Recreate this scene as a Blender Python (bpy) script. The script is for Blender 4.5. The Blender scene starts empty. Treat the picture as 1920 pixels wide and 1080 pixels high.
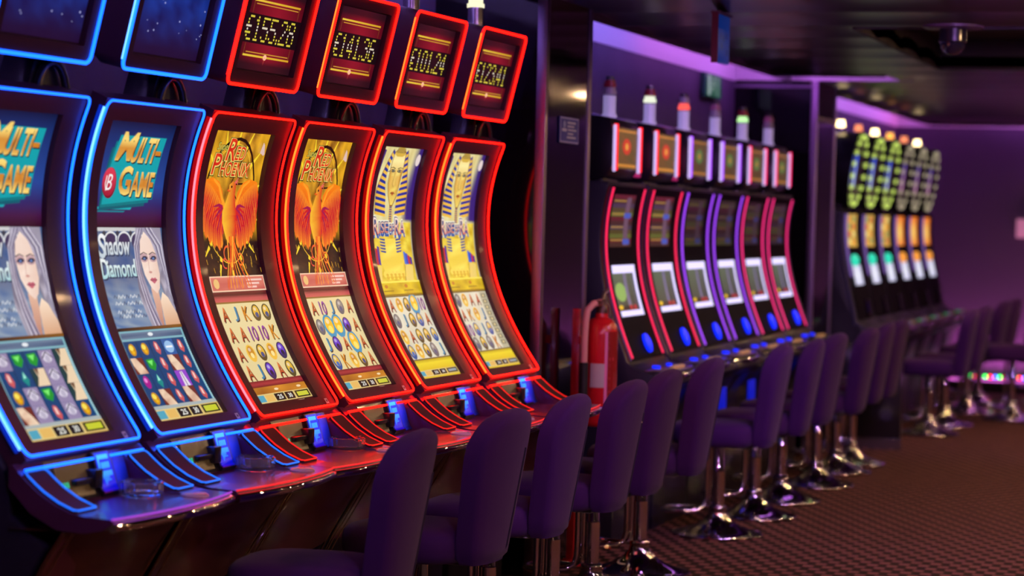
import bpy, bmesh, math, random
import numpy as np
from mathutils import Vector, Matrix
from mathutils.geometry import tessellate_polygon
random.seed(7)
SC = bpy.context.scene
COL = SC.collection

# ---------------------------------------------------------------- camera, exposure, world
cd = bpy.data.cameras.new('camera')
cam = bpy.data.objects.new('camera', cd); COL.objects.link(cam)
cd.sensor_width = 36.0; cd.lens = 85.0
F = 4533.0
_row = Vector((1440, -100, F)).normalized()
_a, _b = -.026, 1.0
_dn = Vector((_a, _b, -(1440*_a - 100*_b)/F)).normalized()
_up = -_dn
_x = _row.cross(_up)
R3 = Matrix((_x, _row, _up))                      # camera axes -> world
_r, _d, _f = R3.col[0], R3.col[1], R3.col[2]
CAMH = 1.48
cam.matrix_world = Matrix(((_r.x, -_d.x, -_f.x, 0), (_r.y, -_d.y, -_f.y, 0), (_r.z, -_d.z, -_f.z, CAMH), (0, 0, 0, 1)))
cd.dof.use_dof = True; cd.dof.focus_distance = 7.7; cd.dof.aperture_fstop = 2.5
cd.clip_start = .05; cd.clip_end = 100
SC.camera = cam
SC.view_settings.view_transform = 'Standard'; SC.view_settings.look = 'None'
SC.view_settings.gamma = 1.0; SC.view_settings.exposure = 0.0; SC.view_settings.use_curve_mapping = False
w = bpy.data.worlds.new('world'); SC.world = w; w.use_nodes = True
w.node_tree.nodes['Background'].inputs[0].default_value = (.06, .04, .10, 1)
w.node_tree.nodes['Background'].inputs[1].default_value = .25
try:
    SC.cycles.use_denoising = True
    SC.cycles.sample_clamp_indirect = 80.0
    SC.cycles.max_bounces = 8; SC.cycles.transmission_bounces = 8
except Exception: pass

# ---------------------------------------------------------------- helpers
def lin(c):
    return c/12.92 if c <= .04045 else ((c+.055)/1.055)**2.4
def S(r, g, b):                                   # 0-255 display colour to linear
    return (lin(r/255), lin(g/255), lin(b/255))

MATS = {}
def mat(name, base=(0, 0, 0), rough=.5, metal=0.0, emit=None, strength=1.0, coat=0.0, spec=.5, sheen=0.0, trans=0.0, ior=1.45):
    if name in MATS: return MATS[name]
    m = bpy.data.materials.new(name); m.use_nodes = True; MATS[name] = m
    p = m.node_tree.nodes['Principled BSDF']
    p.inputs['Base Color'].default_value = (*base, 1); p.inputs['Roughness'].default_value = rough
    p.inputs['Metallic'].default_value = metal; p.inputs['Specular IOR Level'].default_value = spec
    p.inputs['Coat Weight'].default_value = coat; p.inputs['Coat Roughness'].default_value = .08
    p.inputs['Sheen Weight'].default_value = sheen; p.inputs['Transmission Weight'].default_value = trans
    p.inputs['IOR'].default_value = ior
    if emit:
        p.inputs['Emission Color'].default_value = (*emit, 1); p.inputs['Emission Strength'].default_value = strength
    return m
def noise_rough(m, scale, lo, hi, bump=0.0, bscale=None):
    nt = m.node_tree; p = nt.nodes['Principled BSDF']
    tc = nt.nodes.new('ShaderNodeTexCoord'); n = nt.nodes.new('ShaderNodeTexNoise'); n.inputs['Scale'].default_value = scale
    nt.links.new(tc.outputs['Object'], n.inputs['Vector'])
    r = nt.nodes.new('ShaderNodeMapRange'); r.inputs[3].default_value = lo; r.inputs[4].default_value = hi
    nt.links.new(n.outputs['Fac'], r.inputs[0]); nt.links.new(r.outputs[0], p.inputs['Roughness'])
    if bump:
        n2 = nt.nodes.new('ShaderNodeTexNoise'); n2.inputs['Scale'].default_value = bscale or scale*6
        nt.links.new(tc.outputs['Object'], n2.inputs['Vector'])
        b = nt.nodes.new('ShaderNodeBump'); b.inputs['Strength'].default_value = bump; b.inputs['Distance'].default_value = .004
        nt.links.new(n2.outputs['Fac'], b.inputs['Height']); nt.links.new(b.outputs[0], p.inputs['Normal'])
    return m

def link(name, mesh, m=None, parent=None, loc=None, rot=None):
    o = bpy.data.objects.new(name, mesh); COL.objects.link(o)
    if m is not None and len(mesh.materials) == 0: mesh.materials.append(m)
    if parent is not None: o.parent = parent
    if loc is not None: o.location = loc
    if rot is not None: o.rotation_euler = rot
    return o
def tag(o, label, cat, group=None, kind=None):
    o['label'] = label; o['category'] = cat
    if group: o['group'] = group
    if kind: o['kind'] = kind
    return o
def thing(name, label, cat, loc, rotz=0.0, group=None):
    o = bpy.data.objects.new(name, None); COL.objects.link(o); o.location = loc; o.rotation_euler = (0, 0, rotz)
    o.empty_display_size = .1
    return tag(o, label, cat, group)

class MB:
    def __init__(s): s.v = []; s.f = []
    def add(s, vs, fs):
        n = len(s.v); s.v += [tuple(v) for v in vs]; s.f += [tuple(i+n for i in f) for f in fs]; return s
    def box(s, x0, x1, y0, y1, z0, z1):
        vs = [(x, y, z) for x in (x0, x1) for y in (y0, y1) for z in (z0, z1)]
        return s.add(vs, [(0, 1, 3, 2), (4, 6, 7, 5), (0, 4, 5, 1), (2, 3, 7, 6), (0, 2, 6, 4), (1, 5, 7, 3)])
    def prism(s, pts, y0, y1):                    # pts in (x,z), extruded along y
        n = len(pts); vs = [(x, y0, z) for x, z in pts] + [(x, y1, z) for x, z in pts]
        fs = [(i, (i+1) % n, n+(i+1) % n, n+i) for i in range(n)] + [tuple(range(n-1, -1, -1)), tuple(range(n, 2*n))]
        return s.add(vs, fs)
    def plate(s, pts, x0, x1):                    # pts in (y,z), extruded along x
        n = len(pts); vs = [(x0, y, z) for y, z in pts] + [(x1, y, z) for y, z in pts]
        fs = [(i, (i+1) % n, n+(i+1) % n, n+i) for i in range(n)] + [tuple(range(n-1, -1, -1)), tuple(range(n, 2*n))]
        return s.add(vs, fs)
    def slab(s, pts, z0, z1):                     # pts in (x,y), extruded along z
        n = len(pts); vs = [(x, y, z0) for x, y in pts] + [(x, y, z1) for x, y in pts]
        fs = [(i, (i+1) % n, n+(i+1) % n, n+i) for i in range(n)] + [tuple(range(n-1, -1, -1)), tuple(range(n, 2*n))]
        return s.add(vs, fs)
    def lathe(s, prof, n=32, c=(0, 0), caps=True):
        vs = []; fs = []
        for r, z in prof:
            for k in range(n):
                a = 2*math.pi*k/n
                vs.append((c[0]+r*math.cos(a), c[1]+r*math.sin(a), z))
        for i in range(len(prof)-1):
            for k in range(n):
                k2 = (k+1) % n; fs.append((i*n+k, i*n+k2, (i+1)*n+k2, (i+1)*n+k))
        if caps: fs.append(tuple(range(n-1, -1, -1))); fs.append(tuple((len(prof)-1)*n+k for k in range(n)))
        return s.add(vs, fs)
    def tube(s, path, r, n=8, closed=False, rect=None):
        P = [Vector(p) for p in path]; m = len(P); vs = []; fs = []; N = None
        for i in range(m):
            if closed: t = P[(i+1) % m]-P[i-1]
            else: t = P[min(i+1, m-1)]-P[max(i-1, 0)]
            t.normalize()
            if N is None:
                N = t.orthogonal().normalized()
            else:
                N = (N-t*N.dot(t)).normalized()
            B = t.cross(N)
            for k in range(n):
                a = 2*math.pi*k/n; vs.append(P[i]+N*(r*math.cos(a))+B*(r*math.sin(a)))
        for i in range(m if closed else m-1):
            j = (i+1) % m
            off = 0
            if closed and j == 0:                 # match the seam
                d = [(vs[i*n]-vs[k]).length for k in range(n)]; off = d.index(min(d))
            for k in range(n):
                fs.append((i*n+k, i*n+(k+1) % n, j*n+(k+1+off) % n, j*n+(k+off) % n))
        if not closed:
            fs.append(tuple(range(n-1, -1, -1))); fs.append(tuple((m-1)*n+k for k in range(n)))
        return s.add(vs, fs)
    def grid(s, fn, us, vs_):
        pts = [fn(u, v) for v in vs_ for u in us]; nu = len(us); fs = []
        for j in range(len(vs_)-1):
            for i in range(nu-1): fs.append((j*nu+i, j*nu+i+1, (j+1)*nu+i+1, (j+1)*nu+i))
        return s.add(pts, fs)
    def mesh(s, name, smooth=None, bevel=0.0, seg=2, solid=0.0):
        bm = bmesh.new(); vv = [bm.verts.new(v) for v in s.v]
        for f in s.f:
            try: bm.faces.new([vv[i] for i in f])
            except ValueError: pass
        bmesh.ops.remove_doubles(bm, verts=bm.verts[:], dist=1e-6)
        bmesh.ops.recalc_face_normals(bm, faces=bm.faces[:])
        if bevel:
            es = [e for e in bm.edges if len(e.link_faces) == 2 and e.calc_face_angle(0) > .5]
            bmesh.ops.bevel(bm, geom=es, offset=bevel, segments=seg, profile=.5, affect='EDGES', clamp_overlap=True)
        me = bpy.data.meshes.new(name); bm.to_mesh(me); bm.free()
        if smooth is not None:
            me.polygons.foreach_set('use_smooth', [True]*len(me.polygons))
            me.set_sharp_from_angle(angle=math.radians(smooth))
        return me

CACHE = {}
def part(name, key, fn, m, parent, smooth=35, bevel=0.0, seg=2, loc=None, rot=None):
    """link a part; meshes that repeat are built once and shared"""
    k = (key, m.name if m else None)
    if k not in CACHE:
        mb = MB(); fn(mb); CACHE[k] = mb.mesh(name, smooth, bevel, seg)
    return link(name, CACHE[k], m, parent, loc, rot)

# ---------------------------------------------------------------- materials
M_black = mat('black_gloss_plastic', (.010, .008, .012), .28, coat=.3)
M_bezel = mat('dark_bezel_lacquer', (.060, .018, .036), .42, coat=.12, spec=.35)
M_cab = mat('cabinet_dark_blue_black', (.012, .010, .022), .38)
M_chrome = mat('chrome', (.75, .73, .76), .025, 1.0)
M_steel = mat('satin_steel', (.45, .43, .46), .24, 1.0)
M_gold = mat('brass_trim', (.55, .40, .20), .25, 1.0)
M_belly = mat('deep_burgundy_panel', (.13, .032, .024), .32, coat=.5)
M_pad = mat('pad_matt_maroon', (.035, .012, .022), .55, spec=.25)
M_brown = mat('smoked_display_brown', (.06, .035, .018), .25, emit=(.06, .035, .012), strength=.45)
M_fabric = noise_rough(mat('purple_velour', (.050, .012, .105), .85, sheen=.06, spec=.12), 30, .75, .95, .25, 900)
M_seam = mat('dark_piping', (.02, .01, .035), .8)
M_white = mat('white_plastic', (.75, .73, .75), .4)
M_pillar = noise_rough(mat('black_mirror_panel', (.004, .003, .005), .06, spec=.4), 3, .04, .10)
M_glass = mat('clear_glass', (1, 1, 1), .02, trans=.96, ior=1.45)
M_red = mat('signal_red_paint', (.62, .012, .02), .25, coat=.4)
M_rubber = mat('black_rubber', (.015, .013, .015), .5)
M_pink = mat('pale_hose', (.75, .35, .33), .45)
def neon(name, c, s): return mat(name, (0, 0, 0), .5, emit=c, strength=s)
N_red = neon('neon_red', (1, .0032, .0014), 8.0)
N_orange = neon('neon_orange', (1, .085, .008), 5.0)
N_pinkhot = neon('neon_hot_pink', (1, .10, .14), 3.6)
N_blue = neon('neon_blue', (.004, .080, 1), 5.5)
N_ice = neon('neon_ice_blue', (.10, .30, 1), 3.6)
N_redband = neon('neon_red_band', (1, .003, .001), .4)
N_blueband = neon('neon_blue_band', (.004, .05, 1), .5)
N_padred = neon('pad_outline_red', (1, .012, .008), 1.2)
N_padblue = neon('pad_outline_blue', (.01, .15, 1), 1.5)
N_edge_red = neon('deck_edge_red', (1, .02, .03), 1.0)
N_edge_pink = neon('deck_edge_violet', (.45, .06, .75), .9)

# ---------------------------------------------------------------- vector artwork shown by the screens
GLYPH = {}
def glyphs(txt, bold=0.0, shear=0.0):
    k = (txt, bold, shear)
    if k in GLYPH: return GLYPH[k]
    cu = bpy.data.curves.new('lettering', 'FONT'); cu.body = txt; cu.fill_mode = 'FRONT'; cu.dimensions = '2D'
    cu.offset = bold; cu.shear = shear; cu.resolution_u = 3
    o = bpy.data.objects.new('lettering', cu); COL.objects.link(o)
    dg = bpy.context.evaluated_depsgraph_get(); me = o.evaluated_get(dg).to_mesh()
    pts = [(v.co.x, v.co.y) for v in me.vertices]; fs = [tuple(p.vertices) for p in me.polygons]
    o.evaluated_get(dg).to_mesh_clear(); bpy.data.objects.remove(o); bpy.data.curves.remove(cu)
    xs = [p[0] for p in pts]; ys = [p[1] for p in pts]; x0, x1, y0, y1 = min(xs), max(xs), min(ys), max(ys)
    pts = [((x-x0)/(x1-x0), 1-(y-y0)/(y1-y0)) for x, y in pts]
    GLYPH[k] = (pts, fs); return GLYPH[k]

class Art:
    """flat shapes in picture space: U 0..1 to the right, V 0..1 downwards; L is the layer"""
    def __init__(s, aspect): s.it = []; s.asp = aspect; s.L = 0      # aspect = width / height
    def poly(s, pts, col, L=None):
        tr = tessellate_polygon([[Vector((p[0]*s.asp, p[1], 0)) for p in pts]])
        s.it.append((list(pts), [tuple(t) for t in tr], col, s.L if L is None else L))
    def rect(s, x0, y0, x1, y1, col, L=None): s.poly([(x0, y0), (x1, y0), (x1, y1), (x0, y1)], col, L)
    def grid(s, x0, y0, x1, y1, nx, ny, col, L=None):
        pts = [(x0+(x1-x0)*i/nx, y0+(y1-y0)*j/ny) for j in range(ny+1) for i in range(nx+1)]
        fs = [(j*(nx+1)+i, j*(nx+1)+i+1, (j+1)*(nx+1)+i+1, (j+1)*(nx+1)+i) for j in range(ny) for i in range(nx)]
        s.it.append((pts, fs, col, s.L if L is None else L))
    def ell(s, cx, cy, rx, ry, col, L=None, n=22, rot=0.0):          # rx in U units, ry in V units
        pts = []
        for k in range(n):
            a = 2*math.pi*k/n; x, y = rx*s.asp*math.cos(a), ry*math.sin(a)
            c, t = math.cos(rot), math.sin(rot)
            pts.append((cx+(x*c-y*t)/s.asp, cy+x*t+y*c))
        s.it.append(([(cx, cy)]+pts, [(0, 1+k, 1+(k+1) % n) for k in range(n)], col, s.L if L is None else L))
    def ring(s, cx, cy, rx, ry, wd, col, L=None, a0=0.0, a1=2*math.pi, n=28):
        pts = []
        for k in range(n+1):
            a = a0+(a1-a0)*k/n
            for q in (0, 1):
                pts.append((cx+(rx-q*wd/s.asp)*math.cos(a), cy+(ry-q*wd)*math.sin(a)))
        s.it.append((pts, [(2*k, 2*k+2, 2*k+3, 2*k+1) for k in range(n)], col, s.L if L is None else L))
    def line(s, P, wd, col, L=None, taper=None):                     # width in V units
        Q = [Vector((p[0]*s.asp, p[1])) for p in P]; pts = []; n = len(Q)
        for i in range(n):
            t = (Q[min(i+1, n-1)]-Q[max(i-1, 0)]).normalized(); nn = Vector((-t.y, t.x))
            ww = wd*(1 if taper is None else 1+(taper-1)*i/(n-1))/2
            for sg in (1, -1):
                p = Q[i]+nn*ww*sg; pts.append((p.x/s.asp, p.y))
        s.it.append((pts, [(2*i, 2*i+2, 2*i+3, 2*i+1) for i in range(n-1)], col, s.L if L is None else L))
    def text(s, txt, x0, y0, x1, y1, col, L=None, bold=0.0, shear=0.0, dx=0.0, warp=None):
        pts, fs = glyphs(txt, bold, shear)
        P = []
        for x, y in pts:
            X, Y = x0+(x1-x0)*x+dx*(1-y), y0+(y1-y0)*y
            if warp: X, Y = warp(X, Y)
            P.append((X, Y))
        s.it.append((P, fs, col, s.L if L is None else L))
    def build(s, name, mapf, m, parent, cuts=0, eps=.0005):
        bm = bmesh.new(); cl = bm.faces.layers.int.new('c'); cols = []
        for k, (pts, fs, col, L) in enumerate(s.it):
            cols.append(col); vv = [bm.verts.new((p[0], p[1], L)) for p in pts]
            for f in fs:
                try: fc = bm.faces.new([vv[i] for i in f]); fc[cl] = k
                except ValueError: pass
        for i in range(1, cuts):
            bmesh.ops.bisect_plane(bm, geom=bm.verts[:]+bm.edges[:]+bm.faces[:], plane_co=(0, i/cuts, 0), plane_no=(0, 1, 0))
        bmesh.ops.triangulate(bm, faces=[f for f in bm.faces if len(f.verts) > 4])
        ca = bm.loops.layers.float_color.new('Col')
        for f in bm.faces:
            c = cols[f[cl]]
            for l in f.loops:
                q = c(l.vert.co.x, l.vert.co.y) if callable(c) else c
                l[ca] = (*[max(0, t) for t in q], 1)
        for v in bm.verts: v.co = mapf(v.co.x, v.co.y, v.co.z*eps)
        ref = mapf(.5, .5, .01)-mapf(.5, .5, 0)
        bm.normal_update()
        rv = [f for f in bm.faces if f.normal.dot(ref) < 0]
        if rv: bmesh.ops.reverse_faces(bm, faces=rv)
        me = bpy.data.meshes.new(name); bm.to_mesh(me); bm.free()
        return link(name, me, m, parent)

def screen_mat(name, strength):
    m = bpy.data.materials.new(name); m.use_nodes = True; nt = m.node_tree; p = nt.nodes['Principled BSDF']
    p.inputs['Base Color'].default_value = (.004, .004, .005, 1); p.inputs['Roughness'].default_value = .35
    p.inputs['Specular IOR Level'].default_value = .25
    a = nt.nodes.new('ShaderNodeAttribute'); a.attribute_name = 'Col'
    nt.links.new(a.outputs['Color'], p.inputs['Emission Color']); p.inputs['Emission Strength'].default_value = strength
    return m
M_screen = screen_mat('lit_screen', 1.0)
M_sign = bpy.data.materials.new('printed_sign'); M_sign.use_nodes = True
_p = M_sign.node_tree.nodes['Principled BSDF']; _at = M_sign.node_tree.nodes.new('ShaderNodeAttribute'); _at.attribute_name = 'Col'
M_sign.node_tree.links.new(_at.outputs['Color'], _p.inputs['Base Color']); _p.inputs['Roughness'].default_value = .45

def mix(a, b, t):
    t = max(0.0, min(1.0, t)); return tuple(a[i]+(b[i]-a[i])*t for i in range(3))
def vgrad(stops):
    def f(u, v):
        for (v0, c0), (v1, c1) in zip(stops, stops[1:]):
            if v <= v1: return mix(c0, c1, (v-v0)/max(1e-6, v1-v0))
        return stops[-1][1]
    return f
def hsh(u, v, k=1.0):
    return (math.sin(u*127.1*k+v*311.7*k)*43758.5453) % 1.0
def wob(u, v, f):
    return .5+.25*math.sin(u*f*2.1+1.3*math.sin(v*f*1.7))+.25*math.sin(v*f*1.3+u*f*.7+2)

# ---------------------------------------------------------------- the games
GOLD = lambda u, v: mix(S(255, 214, 90), S(214, 120, 25), .5+.5*math.sin(v*150+u*6))
CREAM = vgrad([(0, S(235, 205, 130)), (.70, S(232, 214, 160)), (.93, S(226, 208, 150))])
def icon(a, kind, cx, cy, L):
    w_, h_ = .075, .026
    def ltr(t, c, wx=.055, hy=.026, sh=S(60, 20, 15)):
        a.text(t, cx-wx+.012, cy-hy+.004, cx+wx+.012, cy+hy+.004, sh, L, bold=.012)
        a.text(t, cx-wx, cy-hy, cx+wx, cy+hy, c, L+1, bold=.012)
    if kind == 'A': ltr('A', lambda u, v: mix(S(225, 120, 60), S(150, 30, 25), (v-cy)/.04+.4))
    elif kind == 'K': ltr('K', S(214, 134, 30))
    elif kind == 'J': ltr('J', S(60, 130, 170), .035)
    elif kind == 'T': ltr('10', S(150, 70, 160), .065)
    elif kind in 'gGpsbo':                        # coins, jars and scarabs
        c0, c1, c2 = {'g': (S(240, 190, 70), S(205, 140, 40), S(250, 225, 150)), 'G': (S(60, 150, 190), S(245, 190, 40), S(255, 225, 110)),
                      'p': (S(60, 45, 90), S(105, 60, 200), S(45, 30, 60)), 's': (S(105, 100, 105), S(150, 140, 130), S(90, 90, 130)),
                      'b': (S(40, 80, 150), S(220, 180, 60), S(60, 110, 190)), 'o': (S(90, 75, 40), S(225, 180, 60), S(70, 80, 130))}[kind]
        k = 1.5 if kind == 'G' else 1.0
        a.ell(cx, cy, .078*k, .031*k, c0, L, 18)
        a.ell(cx, cy-.004, .055*k, .022*k, c1, L+1, 16)
        a.ell(cx, cy+.008*k, .032*k, .010*k, c2, L+2, 12)
        a.ell(cx-.012, cy-.013*k, .025*k, .007*k, mix(c1, (1, 1, 1), .35), L+2, 10)

def info_bar(a, y0, y1, L, yellow=S(205, 205, 60)):
    a.rect(0, y0, 1, y1, S(225, 200, 130), L)
    a.rect(.01, y0+.004, .13, y1-.004, S(80, 165, 190), L+1)
    a.rect(.15, y0+.004, .30, y1-.004, S(230, 185, 100), L+1)
    for i, (x0, x1) in enumerate(((.32, .50), (.52, .68))):
        a.rect(x0, y0+.003, x1, y1-.003, S(25, 22, 22), L+1)
        a.text('25' if i == 0 else '30', x0+.05, y0+.008, x1-.04, y1-.008, S(235, 235, 225), L+2, bold=.02)
    a.rect(.70, y0+.001, .99, y1-.001, S(205, 175, 95), L+1)
    a.rect(.715, y0+.004, .975, y1-.004, S(28, 26, 20), L+2)
    a.rect(.74, y0+.008, .95, y1-.008, yellow, L+3)

def art_phoenix(grid_, seed):
    a = Art(.534); rnd = random.Random(seed)
    # smoky gold field above, night below
    def bg(u, v):
        n = wob(u*6, v*11, 3.1); g = mix(S(104, 56, 18), S(238, 172, 42), n)
        if abs(u-.5) > .3: g = mix(g, S(255, 190, 30), .35)
        if v > .34: g = mix(g, mix(S(34, 10, 18), S(84, 48, 18), max(0, wob(u*9, v*30, 4)-.55)), (v-.34)/.07)
        return g
    a.grid(0, 0, 1, .60, 18, 60, bg, 0)
    for k in range(26):                           # golden sparks low down
        u, v = rnd.random(), .42+.1*rnd.random(); a.line([(u, v), (u+.01, v+.018)], .004, S(215, 165, 45), 1)
    for k in range(14):                           # rays round the ring
        t = 2*math.pi*k/14+.2; a.line([(.46+.40*math.cos(t), .27+.215*math.sin(t)), (.46+.58*math.cos(t), .27+.30*math.sin(t))], .022, S(250, 215, 50), 1, .2)
    a.ring(.46, .27, .47, .245, .012, S(25, 14, 10), 2)
    a.ring(.46, .27, .42, .222, .004, S(235, 190, 50), 2)
    for t in (-1.1, -.35, .4): a.line([(.46, .2), (.46+.45*math.cos(t), .27+.235*math.sin(t))], .006, S(25, 14, 10), 2)
    # wings
    for sg in (-1, 1):
        sx, sy = .47+sg*.10, .27
        ins = S(190, 25, 45)
        body = [(sx-sg*.02, .31), (sx+sg*.04, .225), (.47+sg*.22, .19), (.47+sg*.34, .176), (.47+sg*.48, .186), (.47+sg*.47, .26), (.47+sg*.44, .34), (.47+sg*.36, .385), (sx+sg*.14, .40), (sx, .38)]
        a.poly(body, lambda u, v: mix(S(255, 140, 20), S(215, 50, 30), (v-.18)/.16+abs(u-.47)*.3), 3)
        bone = lambda q: (sx+sg*.37*q, .285-.105*math.sin(q*1.35)+.012*q)
        for k in range(15):                       # long feathers hanging from the wing bone
            q = 1-k/14.0 if k < 15 else 0
            b0, b1 = bone(q), bone(max(0, q-.10))
            e = (.47+sg*(.10+.42*math.sin(.12+q*1.45)), .435-.135*q**1.5+.012*(k % 2))
            e = (max(.005, min(.955, e[0])), e[1])
            m_ = (b0[0]*.4+e[0]*.6+sg*.03, b0[1]*.4+e[1]*.6)
            dx = .040
            c0, c1 = (S(255, 140, 25), S(200, 24, 40)) if k % 2 else (S(255, 180, 50), S(228, 62, 24))
            cc = (lambda c0, c1, b0, e: (lambda u, v: mix(mix(S(250, 140, 30), c1, (v-b0[1])/max(.02, (e[1]-b0[1])*.30)), c0, (v-b0[1])/max(.02, e[1]-b0[1])*1.7-.95)))(c0, c1, b0, e)
            a.poly([(b0[0]+sg*.012, b0[1]-.008), (m_[0]+dx, m_[1]-.01), (e[0]+dx*.8, e[1]-.018), (e[0], e[1]), (e[0]-dx*.8, e[1]-.018), (m_[0]-dx, m_[1]-.01), (b1[0]-sg*.012, b1[1]+.006)][::sg], cc, 4+(k % 2))
            a.line([b0, (m_[0], m_[1]), (e[0], e[1]-.012)], .0022, S(255, 158, 52), 6, .4)
        for k in range(8):                        # short inner plumes
            t = -.2+1.9*k/7; ln = .24
            ex, ey = sx+sg*ln*math.cos(t)*.8, sy+.03+ln*math.sin(t)*.38
            a.line([(sx-sg*.02, sy+.02), ((sx+ex)/2, (sy+ey)/2), (ex, ey)], .020, S(206, 30, 40) if k % 2 else S(165, 25, 75), 7, .15)
        a.line([(.47+sg*.07, .295), (.47+sg*.15, .25), (.47+sg*.22, .205), (.47+sg*.33, .182)], .022, S(255, 160, 40), 8, .4)
    # body, neck, head, tail
    a.poly([(.43, .20), (.49, .185), (.555, .20), (.55, .235), (.57, .27), (.60, .31), (.59, .36), (.55, .41), (.48, .425), (.40, .40), (.34, .34), (.34, .30), (.39, .265), (.42, .24), (.435, .225)],
           lambda u, v: mix(S(250, 190, 50), S(216, 40, 30), (u-.38)*5.5), 9)
    a.poly([(.47, .205), (.40, .222), (.46, .228)], S(235, 90, 30), 9)
    a.ell(.475, .207, .014, .005, S(40, 10, 10), 10, 8)
    for k in range(3): a.line([(.52, .195), (.56, .19-.005*k), (.585, .20-.014*k)], .007, S(235, 100, 90), 9, .4)
    for k in range(9):
        x0 = .42+.018*k; x1 = .28+.06*k
        pts = [(x0+(x1-x0)*t+.045*math.sin(3.4*t+.5*k), .39+.195*t) for t in [i/9 for i in range(10)]]
        a.line(pts, .011, (S(255, 175, 60), S(235, 80, 30), S(250, 120, 30))[k % 3], 10+(k % 2), .35)
    a.ring(.40, .455, .075, .032, .008, S(235, 95, 45), 12, .4, 5.2); a.ring(.62, .475, .06, .024, .007, S(240, 120, 40), 12, -2.2, 2.4)
    a.ring(.33, .49, .05, .02, .006, S(225, 70, 60), 12, 1.2, 5.5)
    # title
    a.text('Super', .07, .045, .30, .085, S(25, 20, 12), 14, bold=.03, shear=.25); a.text('Super', .075, .047, .295, .083, S(205, 200, 90), 15, shear=.25)
    for (t, x0, y0, x1, y1) in (('R', .255, .030, .42, .112), ('ED', .42, .058, .60, .108), ('P', .05, .088, .20, .165), ('HOENIX', .20, .116, .74, .168)):
        a.text(t, x0-.02, y0-.004, x1+.02, y1+.006, S(20, 16, 8), 14, bold=.09, shear=.15)
        a.text(t, x0-.012, y0-.002, x1+.012, y1+.003, S(240, 215, 110), 15, bold=.06, shear=.15)
        a.text(t, x0, y0, x1, y1, lambda u, v: mix(S(196, 20, 20), S(240, 70, 30), wob(u*9, v*20, 4)), 16, bold=.01, shear=.15)
    a.poly([(.87, .075), (.89, .035), (.925, .045), (.96, .08), (.94, .085)], S(225, 190, 180), 14)
    # ribbon and reels
    a.rect(0, .535, 1, .592, S(240, 200, 170), 9); a.rect(.015, .540, .985, .587, lambda u, v: mix(S(190, 75, 75), S(225, 130, 110), wob(u*7, v*9, 5)), 10)
    for k in range(9): a.line([(.33+.05*k, .545), (.30+.055*k, .58)], .008, S(240, 150, 40) if k % 2 else S(222, 95, 40), 11)
    for k in range(3): a.rect(.66, .548+.013*k, .95-.06*k, .555+.013*k, S(240, 200, 190), 11)
    a.ell(.10, .563, .05, .018, S(235, 190, 120), 11)
    a.grid(0, .592, 1, .628, 6, 3, vgrad([(.592, S(120, 40, 40)), (.603, S(60, 18, 20)), (.612, S(190, 80, 80)), (.628, S(205, 95, 90))]), 1)
    a.grid(0, .628, 1, .91, 8, 8, CREAM, 0)
    for j, row in enumerate(grid_):
        for i, k in enumerate(row): icon(a, k, .115+.192*i, (.672, .745, .814, .880)[j], 2)
    a.rect(0, .628, 1, .634, S(150, 110, 50), 1)
    a.grid(0, .91, 1, .932, 4, 2, vgrad([(.91, S(120, 30, 35)), (.92, S(175, 55, 60)), (.932, S(105, 25, 30))]), 1)
    a.grid(0, .932, 1, .956, 6, 2, lambda u, v: mix(S(150, 85, 25), S(215, 140, 45), wob(u*8, v*8, 6)), 1)
    for x in (.42, .85): a.ell(x, .944, .04, .004, S(245, 215, 170), 2)
    info_bar(a, .956, .987, 2); a.rect(0, .987, 1, 1, S(60, 18, 18), 1)
    for x in (.3, .7): a.rect(x, .991, x+.12, .995, S(215, 185, 160), 2)
    return a

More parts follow.
